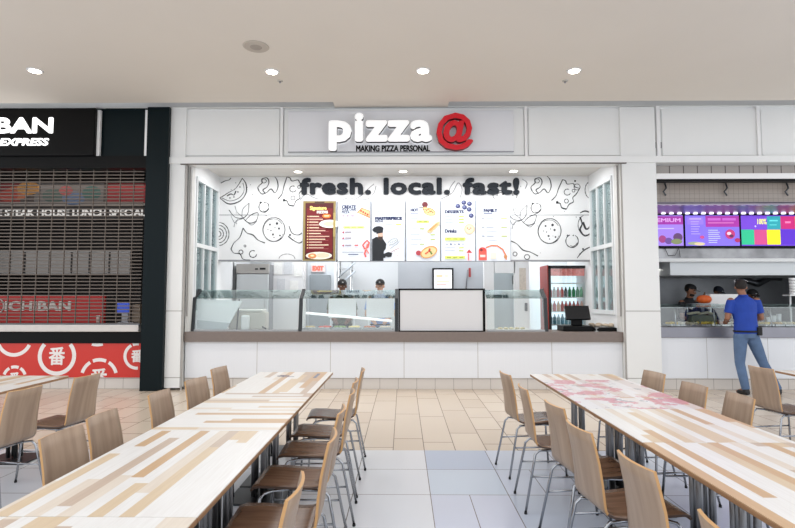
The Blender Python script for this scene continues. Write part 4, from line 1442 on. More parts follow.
def bottle(x, y, z, c, h, r, label, group):
    key = (c, h, r)
    if key not in CANS:
        g = G(); g.lathe([(r*0.9, 0), (r, 0.01), (r, h*0.62), (r*0.42, h*0.85), (r*0.4, h), (r*0.3, h)], (0, 0, 0), 10, col(c, 0.0, 0.3))
        o = g.build('drink_bottle')
        CANS[key] = o
    else:
        o = CANS[key].copy(); C.objects.link(o)
    o.location = (x, y, z)
    tag(o, label, 'bottle', group)


rows = [(shz[2], [(196, 50, 50), (210, 206, 204), (190, 46, 46), (206, 66, 60), (46, 52, 50), (40, 150, 90), (46, 160, 96), (36, 140, 84), (60, 176, 120)], 'upper middle'),
        (shz[1], [(200, 190, 150), (206, 60, 56), (200, 150, 90), (196, 44, 44), (206, 70, 66), (190, 60, 60), (206, 110, 96), (186, 46, 44), (214, 150, 130)], 'lower middle'),
        (shz[0], [(120, 170, 190), (96, 150, 170), (150, 186, 200), (110, 160, 186), (130, 180, 196), (90, 140, 160), (160, 190, 204), (120, 170, 180), (100, 150, 170)], 'bottom visible')]
CN = {(0): 'red'}


def cname(c):
    r, g_, b = c
    if g_ > r+30 and g_ > b: return 'green'
    if b > r+15: return 'blue'
    if r > 180 and g_ > 180: return 'white'
    if r > 150 and g_ < 100: return 'red'
    if r < 60: return 'black'
    return 'orange'


for z, cs, nm in rows:
    for k, c in enumerate(cs):
        x_ = fx0+0.085+(fx1-fx0-0.17)*k/(len(cs)-1)
        bottle(x_, yf+0.2, z, c, 0.2, 0.036, '%s drink bottle, %s from the red side on the %s fridge shelf' % (cname(c), ['first', 'second', 'third', 'fourth', 'fifth', 'sixth', 'seventh', 'eighth', 'ninth'][k], nm), 'drink bottles on the %s fridge shelf' % nm)

# pizza shop downlights
for px, nm in ((298, 'over the word fresh'), (403, 'over the word local'), (513.5, 'over the word fast')):
    p = at(px, 171, 9.72)
    t = thing('ceiling_light', 'small recessed lamp in the pizza shop ceiling %s' % nm, 'ceiling light', (p.x, 9.72, CZ-0.02), group='pizza shop ceiling lamps')
    g = G(); g.lathe([(0.09, CZ-0.012), (0.09, CZ-0.0005)], (p.x, 9.72, 0), 20); g.build('trim_ring', WHITE2, t)
    g = G(); g.lathe([(0.07, CZ-0.016), (0.07, CZ-0.0125)], (p.x, 9.72, 0), 20); g.build('diffuser', mat('lamp_glow'), t)

# ------------------------------------------------------------------ right shop
RX0 = xr1
TS = tile_material('grey_tile', (176, 168, 162), (96, 88, 84), 0.235, 0.4, 0.018)
TS2 = tile_material('small_beige_tile', (186, 174, 164), (150, 138, 128), 0.085, 0.085, 0.006)
SHZ = Z(337, YF)
g = G(); g.box(RX0-0.01, XR, YW+0.2, YW+0.3, Z(175, YW+0.2), zb+0.05); struct('wall_right_lintel', g, TS)
g = G(); g.box(RX0, XR, 9.2, 9.3, Z(206, 9.2), Z(160, 9.2)); struct('wall_right_upper', g, TS2)
g = G(); g.box(RX0, XR, YW+0.05, 12.0, CZ+0.15, CZ+0.25); RSG = mat('right_side_grey', (150, 150, 150), 0.6); struct('ceiling_right_shop', g, RSG)
g = G(); g.box(RX0-0.1, RX0, 10.2, 12.0, 0, CZ); struct('wall_right_shop_left', g, RSG)
g = G(); g.box(XR-0.1, XR, YW, 12.0, 0, CZ+0.2); struct('wall_right_shop_right', g, RSG)
g = G(); g.box(RX0-0.1, XR, 11.9, 12.0, 0, CZ+0.2); struct('wall_right_shop_back', g, mat('dark_backsplash', (140, 142, 146), 0.35, 0.5, noise=0.15, scale=2))
t = thing('shutter_housing', 'white horizontal shutter box over the open counter right of the column', 'shutter housing', (6.5, YW+0.1, Z(181, YW+0.1)))
g = G(); g.box(RX0+0.005, XR-0.1, YW+0.02, YW+0.18, Z(179.5, YW+0.02), Z(174, YW+0.02), None, 0.006); g.build('box', WHITE2, t)
g = G(); g.box(RX0+0.005, XR-0.1, YW+0.04, YW+0.18, Z(182, YW+0.04), Z(179.5, YW+0.02)-0.001); g.build('black_slot', BLACK, t)
for px, nm in ((665, 'nearest the white column'), (726, 'over the purple menu screen'), (787, 'over the rainbow screen')):
    p = at(px, 183, 9.15)
    g = G(); g.tube([(p.x, 9.17, p.z+0.02), (p.x+0.02, 9.15, p.z-0.09), (p.x-0.03, 9.16, p.z-0.15), (p.x+0.01, 9.15, p.z-0.22)], 0.014)
    single('pipe_bracket', g, DARKST, 'small dark bracket on the beige tiles %s' % nm, 'bracket', 'dark brackets on the beige tiles')
t = thing('canopy_strip', 'steel canopy with row of tiny lights above the menu screens', 'canopy', (6.5, 9.2, Z(214, 9.3)))
g = G(); g.box(RX0+0.005, XR-0.1, 9.05, 9.75, Z(206, 9.1), Z(203, 9.1)); g.prismx([(9.05, Z(203, 9.05)), (9.1, Z(203.5, 9.1)), (9.5, Z(213, 9.5)), (9.48, Z(213, 9.5)-0.02), (9.05, Z(204, 9.05))], RX0+0.005, XR-0.1); g.build('steel_face', mat('canopy_steel', (150, 142, 156), 0.3, 0.6, noise=0.15, scale=4), t)
g = G()
px = 663
while px < 860:
    p = at(px, 213.5, 9.47)
    g.box(p.x-0.03, p.x+0.03, 9.44, 9.475, p.z-0.012, p.z+0.012); px += 8
g.build('tiny_lights', mat('tiny_light', (240, 236, 255), 0.4, emit=1.5), t)
YSc = 9.6
scr = [(652, 683.5, 'purple menu screen partly behind the white column',
        [('r', 0, 0, 1, 1, (150, 120, 214)), ('r', 0, 0.03, 1, 0.3, (150, 44, 150)), ('t', 'PREMIUM', 0.25, 0.1, 0.95, 0.2, (206, 150, 214), 0.006), ('d', 0.55, 0.78, 0.08, 0.08, (150, 60, 120)), ('d', 0.68, 0.84, 0.08, 0.07, (100, 70, 140)), ('d', 0.88, 0.72, 0.1, 0.09, (90, 60, 100)), ('d', 0.85, 0.86, 0.12, 0.06, (120, 130, 90)), ('r', 0.3, 0.42, 0.8, 0.45, (190, 180, 240))]),
       (685, 739.5, 'purple and lilac menu screen, second from the white column',
        [('r', 0, 0, 1, 1, (124, 104, 218)), ('r', 0.38, 0.02, 1, 0.38, (156, 44, 150)), ('r', 0.04, 0.05, 0.34, 0.3, (140, 112, 214)), ('r', 0.42, 0.09, 0.66, 0.17, (182, 92, 186)), ('r', 0.69, 0.09, 0.94, 0.17, (182, 92, 186)), ('r', 0.08, 0.09, 0.3, 0.14, (176, 154, 228)), ('r', 0.42, 0.22, 0.9, 0.27, (186, 96, 170))] +
        lines(0.42, 0.68, 0.48, 0.88, 7, (190, 200, 246), 3, 0.02) + lines(0.1, 0.32, 0.2, 0.6, 6, (176, 160, 236), 4, 0.02) +
        [('d', 0.82, 0.62, 0.09, 0.09, (180, 50, 110)), ('d', 0.80, 0.6, 0.04, 0.03, (230, 190, 210)), ('d', 0.84, 0.68, 0.04, 0.03, (90, 40, 80)), ('d', 0.3, 0.72, 0.04, 0.03, (190, 70, 130)), ('d', 0.15, 0.92, 0.12, 0.03, (150, 160, 130)), ('d', 0.25, 0.94, 0.1, 0.03, (206, 190, 150)), ('d', 0.95, 0.82, 0.05, 0.04, (160, 40, 90))]),
       (741, 812, 'rainbow colour-block menu screen at the photo\'s edge',
        [('r', 0, 0, 1, 1, (100, 60, 190)), ('r', 0, 0.03, 0.37, 0.45, (110, 64, 196)), ('r', 0.37, 0.03, 0.56, 0.45, (38, 150, 160)), ('r', 0.56, 0.03, 0.76, 0.45, (186, 30, 110)),
         ('r', 0.0, 0.47, 0.18, 0.96, (40, 178, 130)), ('r', 0.18, 0.47, 0.36, 0.96, (196, 70, 128)), ('r', 0.36, 0.47, 0.55, 0.96, (226, 222, 30)), ('r', 0.55, 0.47, 0.76, 0.96, (84, 40, 186)), ('r', 0.76, 0.03, 1, 0.5, (220, 120, 40)), ('r', 0.76, 0.5, 1, 0.96, (40, 120, 200)),
         ('t', '100%', 0.23, 0.12, 0.36, 0.27, (240, 240, 120), 0.0015), ('d', 0.2, 0.36, 0.012, 0.012, (200, 190, 240)), ('r', 0.4, 0.15, 0.52, 0.2, (90, 200, 200)), ('r', 0.4, 0.3, 0.5, 0.33, (90, 200, 200)), ('r', 0.62, 0.2, 0.7, 0.26, (230, 120, 170))])]
for a, b, lab, its in scr:
    p0, p1 = at(a, 247.5, YSc), at(b, 214.5, YSc)
    x0s = max(p0.x, RX0+0.01) if a > 655 else RX0+0.02
    t = thing('menu_screen', lab, 'screen', ((x0s+p1.x)/2, YSc+0.03, p0.z), group='menu screens of the right shop')
    g = G(); g.box(x0s, p1.x, YSc, YSc+0.06, p0.z, p1.z, None, 0.008); g.build('bezel', BLACK, t)
    prints(t, 'screen_image', (x0s+0.015, p1.x-0.015, p0.z+0.03, p1.z-0.015), YSc-0.001, its, 0.5, off=t.location)
t = thing('extractor_hood', 'wide steel extractor hood under the menu screens', 'hood', (6.5, 9.8, Z(276, 9.8)))
g = G(); g.box(RX0+0.05, XR-0.15, 9.66, 9.85, Z(259, 9.66), Z(249, 9.66)); g.build('steel_face', mat('hood_mottled', (150, 150, 152), 0.3, 0.7, noise=0.3, scale=3), t)
g = G(); g.box(RX0+0.05, XR-0.15, 9.60, 9.9, Z(262, 9.6), Z(258.5, 9.6), None, 0.006); g.build('lip', mat('lip_light', (228, 230, 230), 0.3), t)
g = G(); g.box(X(671, 9.7), XR-0.15, 9.7, 11.2, Z(275.5, 9.7), Z(262, 9.7), None, 0.006); g.build('canopy', mat('canopy_pale', (206, 210, 212), 0.35, 0.2), t)
g = G(); p = at(668, 249, 9.62); g.tube([(p.x-0.05, 9.64, p.z+0.03), (p.x, 9.62, p.z-0.12), (p.x+0.12, 9.62, p.z-0.12), (p.x+0.2, 9.63, p.z+0.02), (p.x+0.22, 9.63, p.z-0.15)], 0.006)
single('power_cable', g, BLACKM, 'thin black cable looping below the purple screens', 'cable')
# side post and serving glass
RT = Z(327, YF)
yg0 = 9.05
t = thing('sneeze_guard', 'long glass sneeze guard over the trays beside the man in blue', 'sneeze guard', (6.4, yg0, RT))
g = G(); g.prismx([(yg0, RT+0.01), (yg0+0.05, Z(307, yg0)), (yg0+0.056, Z(307, yg0)), (yg0+0.008, RT+0.01)], RX0+0.15, XR-0.3); g.build('front_glass', GLASS, t)
g = G(); g.prismx([(yg0+0.05, Z(307, yg0)), (yg0+0.3, Z(304, yg0+0.3)), (yg0+0.3, Z(304, yg0+0.3)-0.02), (yg0+0.05, Z(307, yg0)-0.015)], RX0+0.15, XR-0.3); g.build('top_glass', glass_material('top_glass'), t)
for px in (676, 715, 772, 830):
    g = G(); g.tube([(X(px, yg0), yg0+0.03, RT), (X(px, yg0), yg0+0.06, Z(308, yg0))], 0.012); g.build('post', STEEL, t)
g = G(); g.box(X(708, 9.7), X(740, 9.7), 9.64, 9.8, RT+0.35, Z(294, 9.64), None, 0.02)
for x_ in (X(709, 9.7)+0.02, X(739, 9.7)-0.02):
    g.box(x_-0.015, x_+0.015, 9.7, 9.73, 0, RT+0.37)
single('white_equipment_box', g, WHITE2, 'white box raised on posts, between the pumpkin and the man in blue', 'box')
g = G(); g.box(RX0+0.15, XR-0.3, 9.82, 10.05, 0, RT-0.15, None)
single('prep_bench', g, DARKST, 'dark steel prep bench under the pumpkin behind the glass', 'bench')
# pumpkin on top of the glass shelf
g = G(); g.box(X(690, 9.45), X(716, 9.45), 9.38, 9.6, Z(303.5, 9.45)-0.02, Z(303.5, 9.45)); shx = (X(690, 9.45), X(716, 9.45))
for x_ in (shx[0]+0.02, shx[1]-0.02):
    g.box(x_-0.012, x_+0.012, 9.585, 9.6, RT, Z(303.5, 9.45)-0.01)
single('small_shelf', g, STEEL, 'small steel shelf holding the pumpkin above the glass', 'shelf')
pz = Z(303.5, 9.45)
pc = at(704, 297, 9.47)
t = thing('pumpkin', 'small orange pumpkin between the capped worker and the man in blue', 'pumpkin', (pc.x, 9.47, pz))
g = G()
n = 40
rings_ = []
for i in range(0, 11):
    a = PI*i/10
    prof_r = 0.115*math.sin(a)**0.8 if 0 < i < 10 else 0.01
    zz = pz+0.075-0.075*math.cos(a)
    rings_.append([g.bm.verts.new((pc.x+prof_r*(1+0.07*abs(math.sin(5*2*PI*k/n)))*math.cos(2*PI*k/n), 9.47+prof_r*(1+0.07*abs(math.sin(5*2*PI*k/n)))*math.sin(2*PI*k/n), zz)) for k in range(n)])
for a, b in zip(rings_, rings_[1:]):
    for k in range(n):
        g._f([a[k], a[(k+1) % n], b[(k+1) % n], b[k]], None, True)
g._f(rings_[0][::-1]); g._f(rings_[-1])
g.build('flesh', mat('pumpkin_orange', (214, 96, 32), 0.5, noise=0.08), t)
g = G(); g.tube([(pc.x, 9.47, pz+0.14), (pc.x+0.005, 9.47, pz+0.17), (pc.x+0.02, 9.47, pz+0.2)], [0.018, 0.012, 0.01]); g.build('stem', mat('stem_brown', (90, 70, 50), 0.8), t)
# food trays on the counter
fc = [(236, 200, 60), (226, 214, 196), (200, 190, 172), (240, 206, 80), (238, 210, 90), (150, 96, 60), (236, 226, 200), (230, 200, 90), (206, 170, 110), (226, 216, 190), (214, 190, 130)]
fn = ['yellow', 'cream', 'beige', 'golden', 'golden yellow', 'brown', 'pale', 'yellow-orange', 'tan', 'ivory', 'sandy']
for k, px in enumerate((671, 681, 691, 701, 711, 721, 731, 764, 774, 784, 794)):
    x_ = X(px, 9.25)
    t = thing('food_tray', 'steel tray of %s food on the counter near the man in blue' % fn[k], 'food tray', (x_, 9.25, RT), group='food trays on the steel counter')
    g = G(); g.box(x_-0.08, x_+0.08, 9.12, 9.4, RT, RT+0.03, None, 0.006); g.build('tray', STEEL, t)
    g = G()
    for q in range(12):
        g.ball((x_+rnd.uniform(-0.05, 0.05), 9.26+rnd.uniform(-0.1, 0.1), RT+0.04+rnd.uniform(0, 0.015)), (0.032, 0.036, 0.022), None, 6)
    g.build('food', col(fc[k]), t)
# pastry display / sandwiches shelf behind glass
t = thing('bread_basket', 'tray of pale flatbreads behind the glass under the pumpkin', 'basket', (X(700, 9.55), 9.55, RT))
g = G(); g.box(X(689, 9.5), X(714, 9.5), 9.43, 9.56, RT, RT+0.18, None, 0.01); g.build('tray', mat('basket_olive', (110, 112, 90), 0.6), t)
g = G()
for q in range(7):
    g.ball((X(690+3.6*q, 9.5), 9.53, RT+0.2+0.01*(q % 3)), (0.06, 0.06, 0.025), None, 8)
g.build('bread', col((226, 214, 186)), t)
t = thing('condiment_cups', 'stack of clear cups beside the right arm of the man in blue', 'cups', (X(768, 9.3), 9.5, RT))
for q in range(3):
    g = G(); g.lathe([(0.03, RT), (0.04, RT+0.14+0.03*q), (0.035, RT+0.14+0.03*q)], (X(768+5*q, 9.5), 9.5, 0), 12); g.build('cup', mat('cup_white', (226, 228, 230), 0.4), t)
# wall items: dark ducts
g = G()
p = at(765, 283, 11.6)
g.tube([(p.x-0.35, 11.83, p.z+0.1), (p.x, 11.83, p.z-0.02), (p.x+0.25, 11.83, p.z+0.12), (p.x+0.5, 11.83, p.z+0.12)], 0.07, 10)
single('duct_pipe', g, DARKST, 'dark bent pipe on the steel wall behind the man in blue', 'pipe')
g = G()
for k in range(6):
    g.lathe([(0.045, 1.56+0.05*k), (0.055, 1.605+0.05*k)], (X(793, 9.45), 9.45, 0), 12)
g.box(X(790, 9.4)-0.03, X(796, 9.4)+0.03, 9.36, 9.54, 1.54, 1.56)
g.box(X(793, 9.4)-0.012, X(793, 9.4)+0.012, 9.46, 9.48, RT, 1.55)
single('cup_stack', g, WHITE2, 'stack of white cups on stand at the photo\'s right edge', 'cups')

# ------------------------------------------------------------------ ceiling things
for px, py, nm in ((35, 70.5, 'over the black sign box'), (272, 71.5, 'up and left of the pizza sign'), (423, 70.5, 'above the letters of the pizza sign'), (574, 70.5, 'up and right of the red at symbol')):
    u = at(px, py, 7.44)
    # intersect with the ceiling
    d = (at(px, py, 1.0)-Vector((0, 0, EYE)))
    p = Vector((0, 0, EYE)) + d*((CEIL-EYE)/d.z)
    t = thing('ceiling_light', 'recessed round downlight in the cream ceiling %s' % nm, 'ceiling light', (p.x, p.y, CEIL-0.01), group='downlights of the hall ceiling')
    g = G(); g.lathe([(0.095, CEIL-0.012), (0.105, CEIL-0.0005)], (p.x, p.y, 0), 24); g.build('trim_ring', WHITE2, t)
    g = G(); g.lathe([(0.07, CEIL-0.018), (0.075, CEIL-0.0125)], (p.x, p.y, 0), 24); g.build('lamp', mat('downlight_glow', (255, 244, 222), 0.4, emit=9.0), t)
    spot('downlight_lamp', (p.x, p.y, CEIL-0.03), 80, WARM, 130, 0.9)


def ceilpt(px, py):
    d = (at(px, py, 1.0)-Vector((0, 0, EYE)))
    return Vector((0, 0, EYE)) + d*((CEIL-EYE)/d.z)


p = ceilpt(256, 46.5)
t = thing('ceiling_speaker', 'round beige ceiling speaker above and left of the pizza sign', 'speaker', (p.x, p.y, CEIL-0.01))
g = G(); g.lathe([(0.15, CEIL-0.012), (0.165, CEIL-0.0005)], (p.x, p.y, 0), 28); g.build('rim', mat('speaker_rim', (190, 180, 168), 0.6), t)
g = G(); g.lathe([(0.02, CEIL-0.02), (0.07, CEIL-0.017), (0.075, CEIL-0.0125)], (p.x, p.y, 0), 28); g.build('grille', mat('speaker_grille', (166, 156, 146), 0.7), t)
for px, py, nm in ((280, 81, 'beside the downlight left of the pizza sign'), (565, 81, 'beside the downlight over the right fascia panel')):
    p = ceilpt(px, py)
    t = thing('sprinkler_head', 'tiny sprinkler cap in the ceiling %s' % nm, 'sprinkler', (p.x, p.y, CEIL-0.01), group='ceiling sprinklers')
    g = G(); g.lathe([(0.035, CEIL-0.01), (0.045, CEIL-0.0005)], (p.x, p.y, 0), 16); g.build('cover_plate', mat('sprinkler_grey', (190, 184, 176), 0.5), t)
    g = G(); g.lathe([(0.012, CEIL-0.03), (0.012, CEIL-0.0105)], (p.x, p.y, 0), 10); g.build('nozzle', CHROME, t)


# ------------------------------------------------------------------ tables
TH = 0.75


def make_table(label, topmat, loc, group, length=1.2, width=0.75):
    t = thing('cafe_table', label, 'table', loc, 0, group, absolute=False)
    hw, hl = width/2, length/2
    g = G(); g.box(-hw+0.003, hw-0.003, -hl+0.0015, hl-0.0015, TH-0.004, TH)
    g.build('laminate_top', topmat, t)
    g = G(); g.box(-hw, hw, -hl+0.0012, hl-0.0012, TH-0.024, TH-0.0042, None, 0.004)
    g.build('wooden_edge', mat('table_edge', (150, 112, 78), 0.5, noise=0.08, scale=8), t)
    for sy in (-1, 1):
        y = sy*0.42*length/1.2
        ped = G()
        for dx in (-0.035, 0.035):
            for dy in (-0.035, 0.035):
                ped.tube([(dx, y+dy, 0.02), (dx, y+dy, TH-0.03)], 0.019, 10)
        po = ped.build('pedestal', LEGM, t)
        b = G(); b.box(-0.21, 0.21, y-0.17, y+0.17, 0, 0.014, None, 0.005); b.build('base_plate', mat('base_dark', (48, 50, 54), 0.3, 0.6), po)
        b = G(); b.box(-0.2, 0.2, y-0.06, y+0.06, TH-0.039, TH-0.0245); b.build('mounting_plate', BLACKM, po)
    return t


SY = strip_material('strips_long', 'y')
SXm = strip_material('strips_cross', 'x', seed=3.0)
SPa = strip_material('strips_pink_far', 'y', (-0.6, 0.25), 6.0)
SPb = strip_material('strips_pink_mid', 'y', (0.22, 0.62), 11.0)
LXc, RXc = -1.095, 1.68
gl = 'tables of the left row, joined end to end'
ends_l = [5.50-1.2*k for k in range(4)]
labs_l = ['strip-pattern cafe table at the counter end of the left row', 'cafe table with crosswise pale strips, second from counter in left row', 'striped white and wood cafe table, third from counter in left row', 'nearest striped cafe table at the bottom edge of the left row']
mats_l = [SY, SXm, SY, SY]
for e, lb, m_ in zip(ends_l, labs_l, mats_l):
    make_table(lb, m_, (LXc, e-0.6, 0), gl)
ends_r = [5.38-1.25*k for k in range(3)]
labs_r = ['cafe table with pink floral print at the counter end of right row', 'striped cafe table with pink band, second from counter in right row', 'nearest striped white and wood cafe table of the right row']
for e, lb, m_ in zip(ends_r, labs_r, [SPa, SPb, SY]):
    make_table(lb, m_, (RXc, e-0.625, 0), 'tables of the right row, joined end to end', 1.25, 0.82)
make_table('striped cafe table alone beside the red circle counter at far left', SY, (-3.65, 4.62, 0), None, 1.2)
make_table('cafe table cut by the right photo edge near the man in blue', SY, (4.285, 5.08, 0), None, 1.2)
# small dark print on the far left table
g = G()
for k in range(7):
    a = k*0.9
    g.box(-1.18+0.05*math.cos(a)+0.012*k-0.04, -1.18+0.05*math.cos(a)+0.012*k+0.02, 5.21+0.05*math.sin(a)-0.008, 5.21+0.05*math.sin(a)+0.012, TH, TH+0.0008)
tt = [o for o in C.objects if o.name == 'cafe_table'][0]
g.build('table_print', mat('print_indigo', (92, 88, 120), 0.4), tt, offset=tt.location)
g = G(); g.box(-0.86, -0.83, 5.1, 5.38, TH, TH+0.0008); g.build('table_print', mat('print_slate', (120, 128, 150), 0.4), tt, offset=tt.location)


# ------------------------------------------------------------------ chairs
def make_chair():
    """faces +x, origin on the floor under the seat"""
    t = thing('dining_chair', 'x', 'chair', (0, 0, 0), 0, None, absolute=False)
    seat_p = [(0.232, 0.430), (0.224, 0.445), (0.19, 0.453), (0.10, 0.450), (0.0, 0.443), (-0.10, 0.440), (-0.15, 0.445), (-0.183, 0.460)]
    back_p = [(-0.183, 0.460), (-0.203, 0.483), (-0.214, 0.52), (-0.226, 0.60), (-0.243, 0.70), (-0.262, 0.79), (-0.276, 0.85)]

    def sheet(prof, hw, th, curve, mtop, medge):
        g = G()
        nW = 8
        F_, B_ = [], []
        n = len(prof)
        for i, (x, z) in enumerate(prof):
            a = Vector(prof[max(i-1, 0)]); b = Vector(prof[min(i+1, n-1)])
            d = (b-a).normalized()
            nn = Vector((d.y, -d.x))
            fr, br = [], []
            for k in range(nW+1):
                s_ = 2*k/nW-1
                c = curve(i/(n-1))*(s_*s_)
                w_ = hw(i/(n-1))
                y = s_*w_
                fr.append(g.bm.verts.new((x+c, y, z)))
                br.append(g.bm.verts.new((x+c+nn.x*th, y, z+nn.y*th)))
            F_.append(fr); B_.append(br)
        for i in range(n-1):
            for k in range(nW):
                g._f([F_[i][k], F_[i][k+1], F_[i+1][k+1], F_[i+1][k]], mtop, True)
                g._f([B_[i][k], B_[i+1][k], B_[i+1][k+1], B_[i][k+1]], mtop, True)
            g._f([F_[i][0], F_[i+1][0], B_[i+1][0], B_[i][0]], medge)
            g._f([F_[i][nW], B_[i][nW], B_[i+1][nW], F_[i+1][nW]], medge)
        for k in range(nW):
            g._f([F_[0][k], B_[0][k], B_[0][k+1], F_[0][k+1]], medge)
            g._f([F_[-1][k], F_[-1][k+1], B_[-1][k+1], B_[-1][k]], medge)
        return g

    def hs(t_):
        return 0.17 + 0.022*math.sin(min(t_*3.2, 1)*PI/2) if t_ < 0.9 else 0.180
    sheet(seat_p, lambda q: 0.170+0.02*math.sin(PI*min(1, 0.12+q)) if q < 0.99 else 0.160, 0.012, lambda q: 0.0, SEATW, mat('seat_edge', (70, 50, 38), 0.5)).build('seat', None, t)
    sheet(back_p, lambda q: 0.168-0.018*max(0, q-0.25)/0.75 if q > 0.25 else 0.160+0.008*math.sin(q*4*PI/2), 0.012, lambda q: 0.022*min(1, q*1.6), VENEER, PLYEDGE).build('backrest', None, t)
    for sx, sy in ((1, 1), (1, -1), (-1, 1), (-1, -1)):
        g = G()
        if sx > 0:
            pts = [(0.03, sy*0.12, 0.424), (0.12, sy*0.15, 0.424), (0.165, sy*0.172, 0.416), (0.185, sy*0.18, 0.39), (0.215, sy*0.2, 0.012)]
        else:
            pts = [(0.03, sy*0.12, 0.424), (-0.12, sy*0.145, 0.424), (-0.17, sy*0.16, 0.428), (-0.20, sy*0.163, 0.40), (-0.28, sy*0.195, 0.012)]
        g.tube(pts, 0.0088, 8)
        lg = g.build('leg', CHROME, t)
        g = G(); x_, y_ = pts[-1][0], pts[-1][1]; g.lathe([(0.0105, 0), (0.0105, 0.016)], (x_, y_, 0), 10); g.build('foot_cap', RUBBER, lg)
    for sy in (-1, 1):
        g = G(); g.tube([(0.196, sy*0.187, 0.25), (-0.231, sy*0.176, 0.25)], 0.007, 6); g.build('stretcher', CHROME, t)
    g = G(); g.tube([(0.03, -0.12, 0.424), (0.03, 0.12, 0.424)], 0.009, 6); g.tube([(0.1, -0.142, 0.424), (0.1, 0.142, 0.424)], 0.009, 6); g.tube([(-0.1, -0.138, 0.424), (-0.1, 0.138, 0.424)], 0.009, 6)
    g.build('seat_frame', CHROME, t)
    return t


proto = make_chair()
first = [True]
ORD = ['first', 'second', 'third', 'fourth', 'fifth', 'sixth', 'seventh']


def chair(x, y, deg, label, group):
    o = proto if first[0] else copy_tree(proto)
    first[0] = False
    o.location = (x, y, 0)
    o.rotation_euler = (0, 0, math.radians(deg))
    tag(o, label, 'chair', group)


BX = 0.262   # back top offset from the origin
for k, (y, bx, d) in enumerate(((4.93, -0.365, 184), (4.31, -0.375, 181), (3.80, -0.355, 183), (3.22, -0.36, 181), (2.61, -0.335, 183), (1.93, -0.372, 181))):
    chair(bx-BX, y, d, 'wooden chair on the aisle side of the left row, %s from the counter end' % ORD[k], 'aisle-side chairs of the left table row')
for k, (y, bx, d) in enumerate(((5.03, -1.768, -8), (4.33, -1.72, -11), (3.77, -1.74, -2), (3.08, -1.747, 0), (2.65, -1.714, -4))):
    chair(bx+BX, y, d, 'wooden chair on the left side of the left row, %s from the counter end' % ORD[k], 'wall-side chairs of the left table row')
for k, (y, bx, d) in enumerate(((4.77, 0.883, 7), (4.02, 0.881, -1), (3.41, 0.929, 7), (2.83, 0.893, 6), (2.25, 0.938, 4), (1.58, 0.92, 0))):
    chair(bx+BX, y, d, 'wooden chair on the aisle side of the right row, %s from the counter end' % ORD[k], 'aisle-side chairs of the right table row')
for k, (y, bx, d) in enumerate(((4.77, 2.262, 189), (4.13, 2.26, 186), (3.69, 2.315, 180))):
    chair(bx-BX, y, d, 'wooden chair on the far side of the right row, %s from the counter end' % ORD[k], 'far-side chairs of the right table row')
chair(-2.68-BX, 4.59, 172, 'wooden chair by the lone left table, in front of the red circle print', 'chairs of the lone left table')
chair(-2.75-BX, 3.94, 172, 'wooden chair by the lone left table, cut by the left photo edge', 'chairs of the lone left table')
chair(3.39+BX, 5.17, 7, 'wooden chair in front of the man in blue at the right table', None)


# ------------------------------------------------------------------ people
def cap_limb(g, p0, r0, p1, r1, m=None, n=12):
    p0, p1 = Vector(p0), Vector(p1)
    g.tube([p0, p0.lerp(p1, 0.5), p1], [r0, (r0+r1)/2, r1], n, m)
    g.ball(p0, r0, m, 12)
    g.ball(p1, r1, m, 12)


def ellip_loft(g, rings, m=None, n=20):
    """rings: (centre, half width, half depth, yaw)"""
    R = []
    for c, w, d, yaw in rings:
        c = Vector(c)
        R.append([g.bm.verts.new(c + Vector((w*math.cos(2*PI*k/n)*math.cos(yaw)-d*math.sin(2*PI*k/n)*math.sin(yaw), w*math.cos(2*PI*k/n)*math.sin(yaw)+d*math.sin(2*PI*k/n)*math.cos(yaw), 0))) for k in range(n)])
    for a, b in zip(R, R[1:]):
        for k in range(n):
            g._f([a[k], a[(k+1) % n], b[(k+1) % n], b[k]], m, True)
    g._f(R[0][::-1], m); g._f(R[-1], m)


def fuse(g, name, m, parent, voxel=0.012, smooth=6):
    """grow one continuous skin over overlapping volumes"""
    o = g.build(name, m, parent)
    md = o.modifiers.new('r', 'REMESH'); md.mode = 'VOXEL'; md.voxel_size = voxel; md.use_smooth_shade = True
    ms = o.modifiers.new('s', 'SMOOTH'); ms.iterations = smooth; ms.factor = 0.5
    bpy.context.view_layer.update()
    dg = bpy.context.evaluated_depsgraph_get()
    me = bpy.data.meshes.new_from_object(o.evaluated_get(dg))
    o.modifiers.clear()
    old = o.data
    o.data = me
    bpy.data.meshes.remove(old)
    for p in me.polygons:
        p.use_smooth = True
    return o


def hand(g, wrist, d, side, up, curl=0.5):
    """palm with four unequal curled fingers and a thumb; d: pointing direction; side: towards the thumb"""
    wrist = Vector(wrist); d = Vector(d).normalized()
    side = Vector(side); side = (side-d*side.dot(d)).normalized()
    nrm = d.cross(side).normalized()
    if nrm.dot(Vector(up)) < 0: nrm = -nrm
    pal = wrist+d*0.045
    g.ball(pal, (0.034, 0.034, 0.034), None, 10)
    g.tube([wrist, pal, wrist+d*0.088], [0.026, 0.034, 0.03], 10)
    for k, L in enumerate((0.072, 0.082, 0.077, 0.06)):
        b = wrist+d*0.085+side*(0.027-0.018*k)
        c1 = b+d*L*0.45-nrm*L*0.12*curl
        c2 = c1+d*L*0.28-nrm*L*0.3*curl
        c3 = c2+d*L*0.12-nrm*L*0.3*curl
        g.tube([b-d*0.02, c1, c2, c3], [0.010, 0.0095, 0.0085, 0.007], 8)
    b = wrist+d*0.025+side*0.026
    g.tube([b, b+d*0.03+side*0.022, b+d*0.06+side*0.026-nrm*0.01], [0.013, 0.011, 0.008], 8)


def head(t, c, skin, hair, yaw=0.0, cap=None, hairstyle='short', glasses=False, pitch=0.0):
    """head centred at c facing local -y turned by yaw; returns parts (fused into body by caller via g)"""
    M = Matrix.Translation(c) @ Matrix.Rotation(yaw, 4, 'Z') @ Matrix.Rotation(pitch, 4, 'X')
    return M


